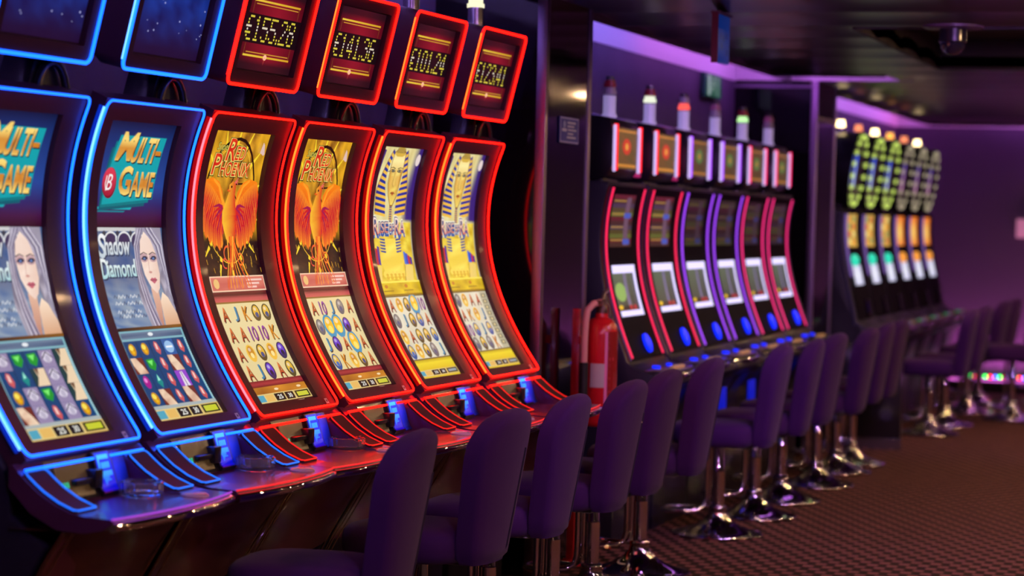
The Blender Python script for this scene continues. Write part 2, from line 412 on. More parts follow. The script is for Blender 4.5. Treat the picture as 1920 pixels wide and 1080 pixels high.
def serif(a, txt, x0, y0, x1, y1, col, L, bold):
    a.text(txt, x0, y0, x1, y1, col, L, bold=bold)
def art_pharaoh(grid_, strip=False):
    a = Art(.534)
    a.grid(0, 0, 1, .60, 14, 40, lambda u, v: mix(mix(S(214, 200, 130), S(238, 228, 170), wob(u*5, v*9, 3)), S(62, 36, 120), (u-.78+.16*(v*2-.2))*9 if v < .33 else (u-.93)*8), 0)
    a.line([(.05, .02), (.0, .20)], .03, S(70, 45, 120), 1, .2)
    a.ell(.93, .055, .055, .026, S(232, 214, 210), 2)
    # head cloth with stripes either side of a long face
    for sg in (-1, 1):
        cx = .43
        inn = lambda v: cx+sg*(.10+.10*math.exp(-((v-.12)/.10)**2)) if v < .2 else cx+sg*(.14-.25*(v-.2))
        def out(v): return cx+sg*(.16+1.45*v*(1-.9*v)) if v < .20 else cx+sg*(.16+1.45*.2*.82-.22*(v-.2))
        n = 22
        for k in range(n):
            v0, v1 = .015+.28*k/n, .015+.28*(k+1)/n
            d = .012
            blue = k % 2 == 0
            c = (lambda blue, cx: (lambda u, v: mix(S(24, 60, 165), S(18, 30, 95), abs(u-cx)*1.2) if blue else mix(S(250, 205, 80), S(215, 150, 40), abs(u-cx)*1.3)))(blue, cx)
            a.poly([(inn(v0), v0+d), (out(v0), v0), (out(v1), v1), (inn(v1), v1+d)], c, 3)
        a.line([(out(v), v) for v in [.015+.28*i/14 for i in range(15)]], .006, S(150, 100, 30), 4)
    a.poly([(.29, .03), (.36, .012), (.50, .012), (.57, .03), (.60, .09), (.585, .16), (.55, .215), (.47, .258), (.41, .258), (.345, .215), (.295, .16), (.28, .09)],
           lambda u, v: mix(mix(S(248, 222, 112), S(206, 148, 48), abs(u-.45)*4.2), S(255, 240, 165), 1-abs(v-.06)*14), 5)
    a.line([(.36, .012), (.29, .03), (.28, .09), (.295, .16), (.345, .215), (.41, .258), (.47, .258), (.55, .215), (.585, .16), (.60, .09), (.57, .03), (.50, .012)], .007, S(140, 88, 28), 6)
    a.line([(.31, .10), (.325, .16), (.37, .21)], .012, S(206, 150, 60), 6, .3); a.line([(.57, .10), (.56, .16), (.51, .21)], .016, S(196, 138, 52), 6, .3)
    a.poly([(.30, .035), (.36, .005), (.50, .005), (.56, .035), (.50, .045), (.36, .045)], S(216, 178, 70), 6)
    for k in range(7): a.rect(.335+.03*k, .008, .347+.03*k, .03, S(60, 60, 60), 7)
    for sg in (-1, 1):                            # eyes, brows, cheeks
        x = .437+sg*.085
        a.poly([(x-.065, .108), (x-.025, .1005), (x+.03, .1005), (x+.07, .108), (x+.03, .1135), (x-.03, .1135)], S(28, 26, 34), 6)
        a.poly([(x-.042, .1075), (x-.01, .1035), (x+.03, .1035), (x+.045, .1075), (x, .1115)], S(196, 190, 150), 7); a.ell(x, .107, .017, .0042, S(28, 40, 60), 8, 10)
        a.line([(x-sg*.055, .098), (x, .0925), (x+sg*.075, .0945)], .0045, S(60, 42, 22), 6, .5); a.line([(x+sg*.06, .108), (x+sg*.11, .112)], .003, S(30, 28, 34), 6)
        a.poly([(x-.05, .13), (x+.05, .13), (x+.01, .20)], S(232, 186, 90), 6)
    a.poly([(.425, .10), (.45, .10), (.462, .168), (.43, .176), (.40, .168)], S(236, 196, 100), 7)
    a.line([(.412, .11), (.405, .165), (.435, .177)], .004, S(150, 95, 35), 8)
    a.poly([(.385, .203), (.42, .196), (.437, .199), (.455, .196), (.49, .203), (.44, .215)], S(196, 105, 50), 7); a.line([(.385, .204), (.49, .204)], .003, S(95, 45, 25), 8)
    a.poly([(.40, .256), (.47, .256), (.485, .33), (.39, .33)], S(226, 176, 70), 5)
    for k in range(7): a.rect(.405, .262+.01*k, .465, .267+.01*k, S(40, 80, 150), 6)
    # body
    a.grid(.0, .33, .97, .585, 12, 20, lambda u, v: mix(S(250, 228, 80), S(205, 160, 25), wob(u*7, v*16, 3.6)), 1)
    a.poly([(.20, .40), (.66, .40), (.72, .50), (.60, .575), (.25, .575), (.13, .50)], lambda u, v: mix(S(255, 240, 110), S(232, 190, 40), abs(u-.43)*2.4), 2)
    for sg in (-1, 1):
        for k in range(5): a.poly([(.43+sg*.13, .402+.013*k), (.43+sg*.27, .398+.013*k), (.43+sg*.25, .405+.013*k), (.43+sg*.14, .410+.013*k)], S(28, 60, 150), 3)
        x = .43+sg*.40
        for k, c in enumerate((S(30, 110, 210), S(25, 60, 190), S(190, 35, 45), S(60, 30, 150))):
            a.poly([(x-.10+.05*k, .455+.008*k*sg), (x-.05+.05*k, .46+.008*k*sg), (x-.05+.05*k, .515), (x-.10+.05*k, .51)], c, 3)
        a.poly([(x-.1, .515), (x+.1, .52), (x+.04, .585), (x-.16, .585)], S(236, 206, 110), 3)
        a.line([(x-.10, .515), (x-.17, .585)], .005, S(140, 100, 30), 4)
    for k in range(11): a.ell(.18+.05*k, .553+.010*(k % 2), .045, .014, S(225, 180, 50) if k % 2 else S(245, 215, 90), 4, 12)
    # title
    for (t, x0, y0, x1, y1) in (('R', .0, .305, .14, .385), ('ISE', .14, .325, .385, .378), ('OF', .40, .335, .52, .372), ('R', .535, .305, .68, .385), ('A', .67, .320, .80, .380)):
        a.text(t, x0-.015, y0-.006, x1+.02, y1+.010, S(240, 235, 215), 7, bold=.12)
        a.text(t, x0, y0+.010, x1+.01, y1+.014, S(40, 90, 165), 8, bold=.04)
        a.text(t, x0, y0, x1, y1, S(30, 35, 90), 9, bold=.05)
        a.text(t, x0+.008, y0+.004, x1-.008, y1-.003, vgrad([(.305, S(245, 235, 225)), (.345, S(240, 190, 170)), (.385, S(226, 100, 70))]), 10, bold=.0)
        if t != 'OF':
            a.rect(x0-.006, y1-.006, x0+.05, y1, S(226, 110, 80), 10)
    # gold plinth, reels
    a.grid(0, .583, 1, .645, 8, 6, lambda u, v: mix(S(235, 205, 40), S(190, 150, 20), wob(u*5, v*22, 3)), 5); a.rect(0, .583, 1, .590, S(250, 228, 90), 6); a.rect(0, .638, 1, .645, S(150, 115, 20), 6)
    for x in (.12, .62): a.ell(x, .605, .04, .008, S(200, 120, 40), 6); a.rect(x-.08, .622, x+.16, .626, S(150, 110, 20), 6)
    a.grid(0, .645, 1, .916, 6, 8, lambda u, v: mix(S(232, 226, 205), S(214, 206, 180), wob(u*3, v*7, 3)), 0)
    a.rect(0, .645, 1, .650, S(120, 100, 60), 1); a.rect(0, .911, 1, .916, S(120, 100, 60), 1)
    nc = 4 if strip else 5
    for j, row in enumerate(grid_):
        for i, k in enumerate(row): icon(a, k, .115+.192*i, (.684, .750, .818, .880)[j], 2)
    if strip:
        a.rect(.80, .652, .985, .910, S(190, 180, 150), 1)
        for k in range(9): a.rect(.83, .660+.027*k, .955, .678+.027*k, S(130, 120, 100), 2); a.ell(.89, .669+.027*k, .03, .006, S(225, 205, 150), 3)
    a.grid(0, .916, 1, .958, 5, 3, vgrad([(.916, S(190, 160, 30)), (.93, S(240, 215, 50)), (.958, S(225, 190, 40))]), 1)
    info_bar(a, .958, .984, 2, S(150, 160, 165)); a.rect(0, .984, 1, 1, S(225, 190, 50), 1)
    return a

def art_multi(gridk, silver=False):
    a = Art(.534)
    a.grid(0, 0, 1, .36, 8, 20, vgrad([(0, S(16, 18, 52)), (.05, S(25, 45, 105)), (.22, S(40, 70, 150)), (.28, S(50, 40, 105)), (.33, S(70, 18, 60)), (.36, S(48, 8, 30))]), 0)
    for k in range(3):
        o = .010*k
        a.poly([(.19-.04*k, .052+.022*k), (.90-.04*k, .052), (.83-.06*k, .262+.012*k), (.02-.02*k+.04, .285+o)], (S(12, 92, 110), S(10, 120, 130), S(14, 150, 160))[2-k] if k else S(16, 160, 170), 3-k)
    a.poly([(.0, .292), (.52, .292), (.50, .300), (.0, .300)], S(20, 165, 175), 1); a.poly([(.0, .304), (.42, .304), (.40, .309), (.0, .309)], S(15, 130, 145), 1)
    gold = lambda u, v: mix(S(255, 222, 120), S(205, 120, 25), .5+.5*math.sin(v*62+1.2))
    for L, c, d in ((4, S(20, 30, 50), .012), (5, gold, 0)):
        a.text('M', .17+d, .040+d*.4, .40+d, .137+d*.4, c, L, bold=.03, dx=.07)
        a.text('ULTI', .39+d, .055+d*.4, .74+d, .142+d*.4, c, L, bold=.03, dx=.05)
        a.rect(.77+d, .098+d*.4, .86+d, .113+d*.4, c, L)
        a.text('G', .275+d, .153+d*.4, .46+d, .252+d*.4, c, L, bold=.03, dx=.03)
        a.text('AME', .46+d, .170+d*.4, .81+d, .256+d*.4, c, L, bold=.03, dx=.03)
    a.ell(.145, .212, .105, .052, S(120, 12, 35), 6); a.ell(.14, .209, .098, .048, lambda u, v: mix(S(225, 60, 85), S(160, 22, 50), (v-.17)*11), 7)
    a.text('B', .095, .183, .185, .236, S(250, 240, 240), 8, shear=.3); a.line([(.10, .188), (.085, .215), (.10, .238)], .006, S(250, 240, 240), 8)
    # the lady with long grey hair
    a.grid(0, .36, 1, .695, 10, 20, lambda u, v: mix(mix(S(105, 115, 140), S(40, 80, 140), wob(u*4, v*15, 3)), mix(S(150, 165, 180), S(70, 110, 165), wob(u*14, v*34, 5)), (v-.52)*14), 0)
    a.rect(0, .36, .58, .372, S(205, 205, 205), 1)
    for k in range(3):
        x = .10+.2*k; a.ell(x+.1, .408, .085, .030, S(60, 45, 85), 1); a.ring(x+.1, .408, .105, .036, .007, S(225, 225, 225), 2, math.pi, 2*math.pi); a.poly([(x-.03, .378), (x, .369), (x+.03, .378), (x, .390)], S(60, 60, 70), 3)
    for t, x0, y0, x1, y1 in (('S', .0, .380, .10, .462), ('hadow', .09, .388, .47, .452), ('D', .0, .462, .10, .530), ('iamond', .09, .466, .52, .525)):
        a.text(t, x0+.012, y0+.005, x1+.012, y1+.005, S(20, 40, 80), 4, bold=.05); a.text(t, x0, y0, x1, y1, vgrad([(.38, S(245, 245, 245)), (.46, S(190, 205, 215)), (.465, S(240, 245, 245)), (.53, S(160, 210, 215))]), 5, bold=.02)
    for j, (y, n) in enumerate(((.590, 7), (.612, 8), (.640, 6), (.655, 7))):
        for k in range(n): a.line([(.10+.06*k, y+.004), (.12+.06*k, y-.006), (.14+.06*k, y+.005), (.155+.06*k, y-.002)], .0045, S(214, 218, 222) if (k+j) % 3 else S(70, 78, 104), 3)
    hair = lambda u, v: mix(S(196, 188, 205), S(86, 78, 104), .5+.5*math.sin(u*55-v*26)*math.sin(u*17+v*9))
    a.poly([(.58, .36), (.97, .36), (1, .44), (1, .69), (.98, .66), (.90, .60), (.86, .54), (.80, .40), (.70, .372), (.62, .40), (.61, .50), (.66, .58), (.72, .695), (.55, .695), (.50, .60), (.53, .48)], hair, 3)
    skin = lambda u, v: mix(S(248, 226, 212), S(214, 160, 140), abs(u-.70)*2.4+max(0, v-.53)*3)
    a.poly([(.70, .373), (.80, .40), (.87, .45), (.885, .52), (.84, .567), (.78, .585), (.71, .565), (.645, .52), (.615, .46), (.635, .405)], skin, 4)
    a.poly([(.70, .565), (.81, .575), (.80, .62), (.74, .695), (.62, .695), (.70, .63)], lambda u, v: mix(S(226, 180, 156), S(190, 130, 110), (v-.57)*8), 3)
    a.poly([(.80, .61), (.86, .58), (.93, .60), (1, .655), (1, .695), (.76, .695)], lambda u, v: mix(S(246, 220, 196), S(214, 158, 120), (v-.59)*9), 5)
    for x, s_ in ((.675, 1), (.815, 1)):
        a.ell(x, .463, .062, .015, S(196, 160, 166), 5); a.poly([(x-.052, .467), (x-.015, .457), (x+.03, .457), (x+.055, .464), (x+.01, .473)], S(38, 32, 52), 6); a.ell(x, .4655, .020, .0045, S(92, 122, 180), 7, 8); a.line([(x-.06, .452), (x, .444), (x+.055, .451)], .004, S(70, 50, 60), 5, .6)
    a.line([(.735, .465), (.728, .507), (.755, .514)], .003, S(196, 140, 130), 5); a.ell(.742, .512, .026, .004, S(210, 150, 140), 5)
    a.poly([(.71, .538), (.745, .530), (.77, .533), (.80, .530), (.825, .539), (.77, .552)], S(196, 95, 115), 5); a.line([(.712, .539), (.822, .539)], .0025, S(120, 45, 65), 6)
    for k in range(7): a.line([(.70+.02*k, .362), (.86+.02*k, .42), (.95+.008*k, .52), (.99, .64-.012*k)], .009, (S(160, 150, 175), S(100, 92, 120), S(214, 208, 220))[k % 3], 7)
    for k in range(6): a.line([(.68-.012*k, .364), (.60-.012*k, .42), (.59-.010*k, .52), (.64-.014*k, .62), (.70-.02*k, .695)], .009, (S(150, 140, 165), S(90, 82, 110), S(205, 198, 214))[k % 3], 7)
    a.rect(0, .692, 1, .702, lambda u, v: mix(S(30, 16, 20), S(150, 95, 30), u-.2), 8)
    # reels with gems
    a.rect(0, .702, 1, .952, S(128, 178, 190), 1); a.rect(.02, .708, .97, .728, lambda u, v: mix(S(35, 60, 105), S(120, 140, 165), wob(u*9, v*30, 5)), 2); a.ell(.47, .717, .04, .006, S(230, 235, 240), 3)
    a.rect(.015, .735, .965, .945, S(16, 66, 118), 2)
    for k in range(1, 5): a.rect(.015+.19*k-.004, .735, .015+.19*k+.004, .945, S(8, 30, 72), 3)
    for j, row in enumerate(gridk):
        for i, k in enumerate(row):
            cx, cy = .11+.19*i, .763+.0525*j; x0, x1, y0, y1 = cx-.09, cx+.09, cy-.026, cy+.026
            if k == 'y': a.ell(cx, cy, .05, .020, S(200, 140, 20), 4); a.ell(cx-.01, cy-.006, .03, .009, S(250, 225, 90), 5); a.ell(cx, cy+.008, .022, .006, S(240, 180, 30), 5)
            elif k == 'r': a.poly([(cx-.02, cy-.022), (cx+.02, cy-.018), (cx+.045, cy+.008), (cx+.015, cy+.023), (cx-.03, cy+.012), (cx-.04, cy-.008)], S(206, 88, 90), 4); a.poly([(cx-.015, cy-.018), (cx+.01, cy-.012), (cx+.01, cy+.008), (cx-.02, cy+.004)], S(246, 205, 195), 5)
            elif k == 'G': a.poly([(x0+.03, cy-.018), (x1-.035, cy-.020), (x1-.02, cy), (cx+.02, cy+.020), (x0+.04, cy+.010)], S(25, 150, 45), 4); a.poly([(x0+.045, cy-.013), (x1-.05, cy-.015), (cx, cy+.004)], S(120, 235, 110), 5)
            elif k == 't': a.poly([(cx, cy-.024), (cx+.045, cy+.004), (cx+.01, cy+.024), (cx-.04, cy+.004)], S(20, 140, 135), 4); a.poly([(cx, cy-.020), (cx+.02, cy-.002), (cx-.02, cy)], S(160, 235, 215), 5)
            elif k == 'm': a.ell(cx, cy, .045, .021, S(170, 25, 140), 4); a.ell(cx-.01, cy-.006, .022, .008, S(240, 130, 215), 5)
            elif k == 'f': a.rect(x0, y0, x1, y1, S(112, 45, 35), 4); a.poly([(x0, y0), (cx-.01, y0), (cx+.05, cy), (x1, y1), (cx-.04, y1), (x0+.01, cy)], lambda u, v: mix(S(246, 220, 190), S(190, 130, 105), abs(wob(u*12, v*40, 4)-.5)*2), 5)
            elif k == 'w': a.rect(x0, y0, x1, y1, S(26, 60, 62), 4); a.poly([(x0+.05, y0), (x1, y0), (x1, y1), (x0+.02, y1), (cx-.02, cy)], S(236, 210, 176), 5); a.poly([(x0+.05, y0), (cx+.01, y0), (cx-.01, cy-.004)], S(104, 66, 40), 6)
            elif k == 's': a.rect(x0, y0, x1, y1, S(150, 135, 172), 4); a.ell(cx, cy-.004, .06, .017, S(222, 214, 230), 5); a.ell(cx, cy+.002, .03, .012, S(186, 178, 200), 6); a.line([(x0+.02, cy), (cx, cy-.019), (x1-.02, cy)], .005, S(70, 60, 90), 6)
            elif k == 'd': a.rect(x0, y0, x1, y1, S(40, 90, 160), 4); a.ell(cx, cy, .07, .020, S(150, 190, 230), 5); a.rect(cx-.05, cy-.003, cx+.05, cy+.003, S(245, 245, 250), 6)
            elif k == 'p': a.rect(x0, y0, x1, y1, S(150, 70, 200), 4); a.poly([(cx-.03, y1), (cx-.02, y0+.006), (cx+.02, y0+.004), (cx+.06, y1)], S(230, 220, 235), 5); a.line([(cx, y0+.006), (cx+.01, y1)], .005, S(60, 40, 70), 6)
    for k in range(30): a.ell(.985, .738+.007*k, .009, .0022, S(190, 220, 230), 3, 6)
    a.grid(0, .945, 1, .956, 3, 1, S(170, 180, 180), 4)
    info_bar(a, .956, .990, 4, S(200, 205, 50)); a.rect(0, .990, 1, 1, S(190, 150, 70), 4)
    return a

DOT = {'0': '01110 10001 10001 10001 10001 10001 10001 01110', '1': '00100 01100 00100 00100 00100 00100 00100 01110', '2': '01110 10001 00001 00010 00100 01000 10000 11111',
       '3': '01110 10001 00001 00110 00001 00001 10001 01110', '4': '00010 00110 01010 10010 10010 11111 00010 00010', '5': '11111 10000 10000 11110 00001 00001 10001 01110',
       '6': '01110 10000 10000 11110 10001 10001 10001 01110', '8': '01110 10001 10001 01110 10001 10001 10001 01110', 'E': '00111 01000 01000 11110 01000 11110 01000 00111', '.': '0 0 0 0 0 0 1 1'}
def art_jackpot(txt):
    a = Art(.43/.30)
    def bg(u, v):
        c = mix(S(150, 22, 40), S(62, 4, 18), abs(u-.55)*1.5+abs(v-.5)*.5)
        if v < .14 or v > .86: c = mix(c, S(26, 14, 24), .8)
        return c
    a.grid(0, 0, 1, 1, 14, 14, bg, 0)
    for y, s in ((.17, 1), (.83, -1)):
        a.rect(.12, y-.012, .93, y+.012, lambda u, v: mix(S(255, 235, 80), S(205, 140, 20), abs(u-.4)*1.6), 2)
        a.rect(.16, y+s*.04-.006, .90, y+s*.04+.006, S(205, 150, 50), 2)
        for x in (.125, .915): a.line([(x, y), (x, y+s*.16)], .008, S(150, 95, 35), 2, .3)
    a.ell(.5, .83, .03, .035, S(255, 190, 150), 3); a.line([(.5, .83), (.49, .93)], .012, S(225, 90, 70), 3, .1)
    a.rect(0, .33, 1, .68, S(22, 6, 14), 3)
    n = sum(2 if c == '.' else 6 for c in txt); dx = .88/n; x = .06
    for c in txt:
        rows = DOT[c].split()
        for j, r in enumerate(rows):
            for i, b in enumerate(r):
                if b == '1':
                    X, Y = x+i*dx, .355+j*.039
                    hot = S(240, 226, 200) if 2 < j < 5 else S(232, 215, 70)
                    a.rect(X, Y, X+dx*.80, Y+.024, hot, 4)
        x += dx*(2 if c == '.' else 6)
    return a
def art_galaxy(seed):
    a = Art(.43/.30); r = random.Random(seed)
    a.grid(0, 0, 1, 1, 12, 12, lambda u, v: mix(mix(S(28, 60, 160), S(14, 24, 96), wob(u*4, v*4, 3)), S(34, 12, 50), (v-.35)*1.7), 0)
    for k in range(26):
        u, v = r.random(), r.random()*.8; q = .004+.006*r.random(); a.ell(u, v, q, q*1.3, S(170, 170, 225), 2, 6)
    a.poly([(.55, .0), (.72, .0), (.74, .16), (.66, .30), (.58, .2)], S(120, 150, 220), 1); a.line([(.6, .02), (.72, .25)], .02, S(220, 120, 110), 2, .3)
    return a

# ---------------------------------------------------------------- near bank: tall curved machines
_pz = [1.765, 1.654, 1.54, 1.454, 1.368, 1.268, 1.197, 1.083, .986, .897, .862]
_px = [0, -.045, -.060, -.064, -.060, -.044, -.023, .030, .085, .145, .167]
PC1 = np.polyfit(_pz, _px, 4)
def prof1(z): return float(np.polyval(PC1, z))
def curve_pt(prof, y, z, off):
    d = (prof(z+.004)-prof(z-.004))/.008; n = math.hypot(1, d)
    return Vector((prof(z)+off/n, y, z-off*d/n))
def zs(a, b, n): return [a+(b-a)*i/n for i in range(n+1)]
HW = .301                                         # half width of the frame
def rounded_loop(y0, y1, z0, z1, r, n=5, dens=.04):
    pts = []
    for (cy, cz, a0) in ((y1-r, z1-r, 0), (y0+r, z1-r, 90), (y0+r, z0+r, 180), (y1-r, z0+r, 270)):
        for k in range(n+1):
            a = math.radians(a0+90*k/n); pts.append((cy+r*math.cos(a), cz+r*math.sin(a)))
    out = []
    for i in range(len(pts)):
        p, q = pts[i], pts[(i+1) % len(pts)]; L = math.hypot(q[0]-p[0], q[1]-p[1]); m = max(1, int(L/dens))
        for k in range(m): out.append((p[0]+(q[0]-p[0])*k/m, p[1]+(q[1]-p[1])*k/m))
    return out

def f_bezel(prof, hw, z0, z1, sw, s0, s1, depth=.03):
    def fn(b):
        zz = zs(z0, z1, 40); si_ = zs(s0, s1, 34)
        sl = .006
        ya, za = [-hw, -sw, sw, hw], [z0, s0]+si_[1:-1]+[s1, z1]
        for sg in (-1, 1): b.grid(lambda u, v: curve_pt(prof, sg*(hw if u == 0 else sw), za[v] if u or v not in (1, len(za)-2) else za[v], 0 if (u == 0 or v in (0, len(za)-1)) else -sl), [0, 1], list(range(1, len(za)-1)))
        for (a, c) in ((z0, s0), (z1, s1)):
            b.add([curve_pt(prof, -hw, a, 0), curve_pt(prof, hw, a, 0), curve_pt(prof, hw, c, 0), curve_pt(prof, sw, c, -sl), curve_pt(prof, -sw, c, -sl), curve_pt(prof, -hw, c, 0)], [(0, 1, 2, 3, 4, 5)])
        si = zs(s0, s1, 34)
        for y in (-sw, sw): b.grid(lambda u, v: curve_pt(prof, y, v, u), [-sl, -depth-.014], si)
        for z in (s0, s1): b.grid(lambda u, v: curve_pt(prof, u, z, v), [-sw, sw], [-sl, -depth-.014])
        for y in (-hw, hw): b.grid(lambda u, v: curve_pt(prof, y, v, u), [0, -.05], zz)
        for z in (z0, z1): b.grid(lambda u, v: curve_pt(prof, u, z, v), [-hw, hw], [0, -.05])
        b.grid(lambda u, v: curve_pt(prof, u, v, -.05), [-hw, hw], zz)
    return fn
SIDE1 = [(-.30, 1.77)] + [(prof1(z)-.062, z) for z in zs(1.77, .87, 24)] + [(.135, .80), (.135, .73), (.235, .66), (.12, .45), (.06, .36), (.03, .34), (.03, .0), (-.30, .0)]
DX = [(.150, .852), (.170, .831), (.195, .809), (.225, .786), (.265, .763), (.305, .747), (.345, .741)]
DC = [(.150, .852), (.160, .838), (.171, .803), (.182, .768), (.192, .747), (.206, .740), (.345, .7392)]
def deck_front(y): return .448-.034*(y/.335)**2
def deckz(x):
    return float(np.interp(x, [p[0] for p in DX]+[.46], [p[1] for p in DX]+[.738]))
def f_deck(b):
    ys = sorted(zs(-.328, .328, 24)+[-.2075, -.2065, .2065, .2075])
    rows = []
    for k in range(len(DX)): rows.append((lambda y, k=k: ((DC if abs(y) < .207 else DX)[k][0], y, (DC if abs(y) < .207 else DX)[k][1])))
    rows.append(lambda y: ((.345+deck_front(y))/2, y, .7395)); rows.append(lambda y: (deck_front(y), y, .738))
    rows.append(lambda y: (deck_front(y)+.004, y, .728)); rows.append(lambda y: (deck_front(y)-.02, y, .712)); rows.append(lambda y: (.345, y, .701)); rows.append(lambda y: (.27, y, .705)); rows.append(lambda y: (.20, y, .74)); rows.append(lambda y: (.14, y, .80)); rows.append(lambda y: (.14, y, .852))
    rows.append(rows[0])
    b.grid(lambda u, v: rows[v](u), ys, list(range(len(rows))))
    for y in (-.328, .328):
        pts = [r(y) for r in rows[:-1]]; b.add(pts, [tuple(range(len(pts)))])
def on_deck(x, y, h=.002):
    d = (deckz(x+.004)-deckz(x-.004))/.008; n = math.hypot(1, d)
    return Vector((x-h*d/n, y, deckz(x)+h/n))
_ds = [0.0]
for _p0, _p1 in zip(DC[:6], DC[1:6]): _ds.append(_ds[-1]+math.hypot(_p1[0]-_p0[0], _p1[1]-_p0[1]))
def on_mid(t, y, h):                              # steep middle part of the deck, t 0 at the top .. 1 at the shelf
    def q(t): return (float(np.interp(t*_ds[-1], _ds, [p[0] for p in DC[:6]])), float(np.interp(t*_ds[-1], _ds, [p[1] for p in DC[:6]])))
    a, c = q(max(0, t-.12)), q(min(1, t+.12)); dx, dz = c[0]-a[0], c[1]-a[1]; n = math.hypot(dx, dz); x, z = q(t)
    return Vector((x-dz/n*h, y, z+dx/n*h))
def pad_loop(y0, y1, x0, x1, r=.012):
    return [(x, y) for (y, x) in rounded_loop(y0, y1, x0, x1, r, 4, .018)]
def f_pad(y0, y1):
    def fn(b):
        xs = zs(.172, .316, 12)
        b.grid(lambda u, v: on_deck(v, u, .006), [y0, y1], xs)
        for y in (y0, y1): b.grid(lambda u, v: on_deck(v, y, u), [.006, -.004], xs)
        for x in (xs[0], xs[-1]): b.grid(lambda u, v: on_deck(x, u, v), [y0, y1], [.006, -.004])
    return fn
def f_padlight(y0, y1):
    return lambda b: b.tube([on_deck(x, y, .007) for x, y in pad_loop(y0, y1, .170, .318)], .0023, 6, True)
def f_plate(y0, y1, x0, x1, h, t=.006):
    def fn(b):
        xs = zs(x0, x1, 8)
        b.grid(lambda u, v: on_mid(v, u, h), [y0, y1], xs)
        for y in (y0, y1): b.grid(lambda u, v: on_mid(v, y, u), [h, h-t], xs)
        for x in (x0, x1): b.grid(lambda u, v: on_mid(x, u, v), [y0, y1], [h, h-t])
    return fn
def f_belly(b):
    def p(u, v):
        z = .70-.27*v; xs_ = float(np.interp(z, [.43, .45, .648, .70], [.125, .135, .25, .285]))
        return (xs_+.10*(1-(u/.325)**2)*(1-.55*v), u, z)
    us = zs(-.325, .325, 16); b.grid(p, us, zs(0, 1, 10))
    b.grid(lambda u, v: (p(u, 1)[0]*(1-v)+.0*v, u, .43), us, [0, 1])
    b.grid(lambda u, v: (p(u, 0)[0]*(1-v)+.14*v, u, .70), us, [0, 1])
def belly_pt(u, v):
    z = .70-.27*v; xs_ = float(np.interp(z, [.43, .45, .648, .70], [.125, .135, .25, .285]))
    return Vector((xs_+.10*(1-(u/.325)**2)*(1-.55*v), u, z))

# topper: box leaning forward over the frame
TB, TT = Vector((.015, 0, 1.845)), Vector((.095, 0, 2.182))
_tu = (TT-TB).normalized(); TH = (TT-TB).length; _tn = Vector((_tu.z, 0, -_tu.x))
def tp(y, s, off): return TB+_tu*s+_tn*off+Vector((0, y, 0))
TW = .258
def f_topbox(b):
    lo = rounded_loop(-TW, TW, 0, TH, .03, 4, .2)
    back = rounded_loop(-TW+.03, TW-.03, .03, TH-.02, .04, 4, .2)
    n = len(lo)
    vs = [tp(y, s, 0) for y, s in lo]+[tp(y, s, -.075) for y, s in lo]+[tp(y, s, -.15) for y, s in back]
    fs = [tuple(range(n))]+[(i, (i+1) % n, n+(i+1) % n, n+i) for i in range(n)]+[(n+i, n+(i+1) % n, 2*n+(i+1) % n, 2*n+i) for i in range(n)]+[tuple(range(3*n-1, 2*n-1, -1))]
    # open front with a sunk screen well
    w_, s0, s1 = .212, .045, TH-.04
    k = len(vs)
    b.add(vs, fs[1:])
    ring = rounded_loop(-w_, w_, s0, s1, .004, 4, .2)
    b.add([tp(y, s, 0) for y, s in lo]+[tp(y, s, 0) for y, s in ring]+[tp(y, s, -.018) for y, s in ring],
          [(i, (i+1) % n, n+(i+1) % n, n+i) for i in range(n)]+[(n+i, n+(i+1) % n, 2*n+(i+1) % n, 2*n+i) for i in range(n)]+[tuple(range(2*n, 3*n))])
def f_candle(x, y, z, tall, r):
    def fn(b): b.lathe([(r*1.2, z), (r*1.2, z+.015), (r, z+.016), (r, z+tall)], 20, (x, y))
    return fn

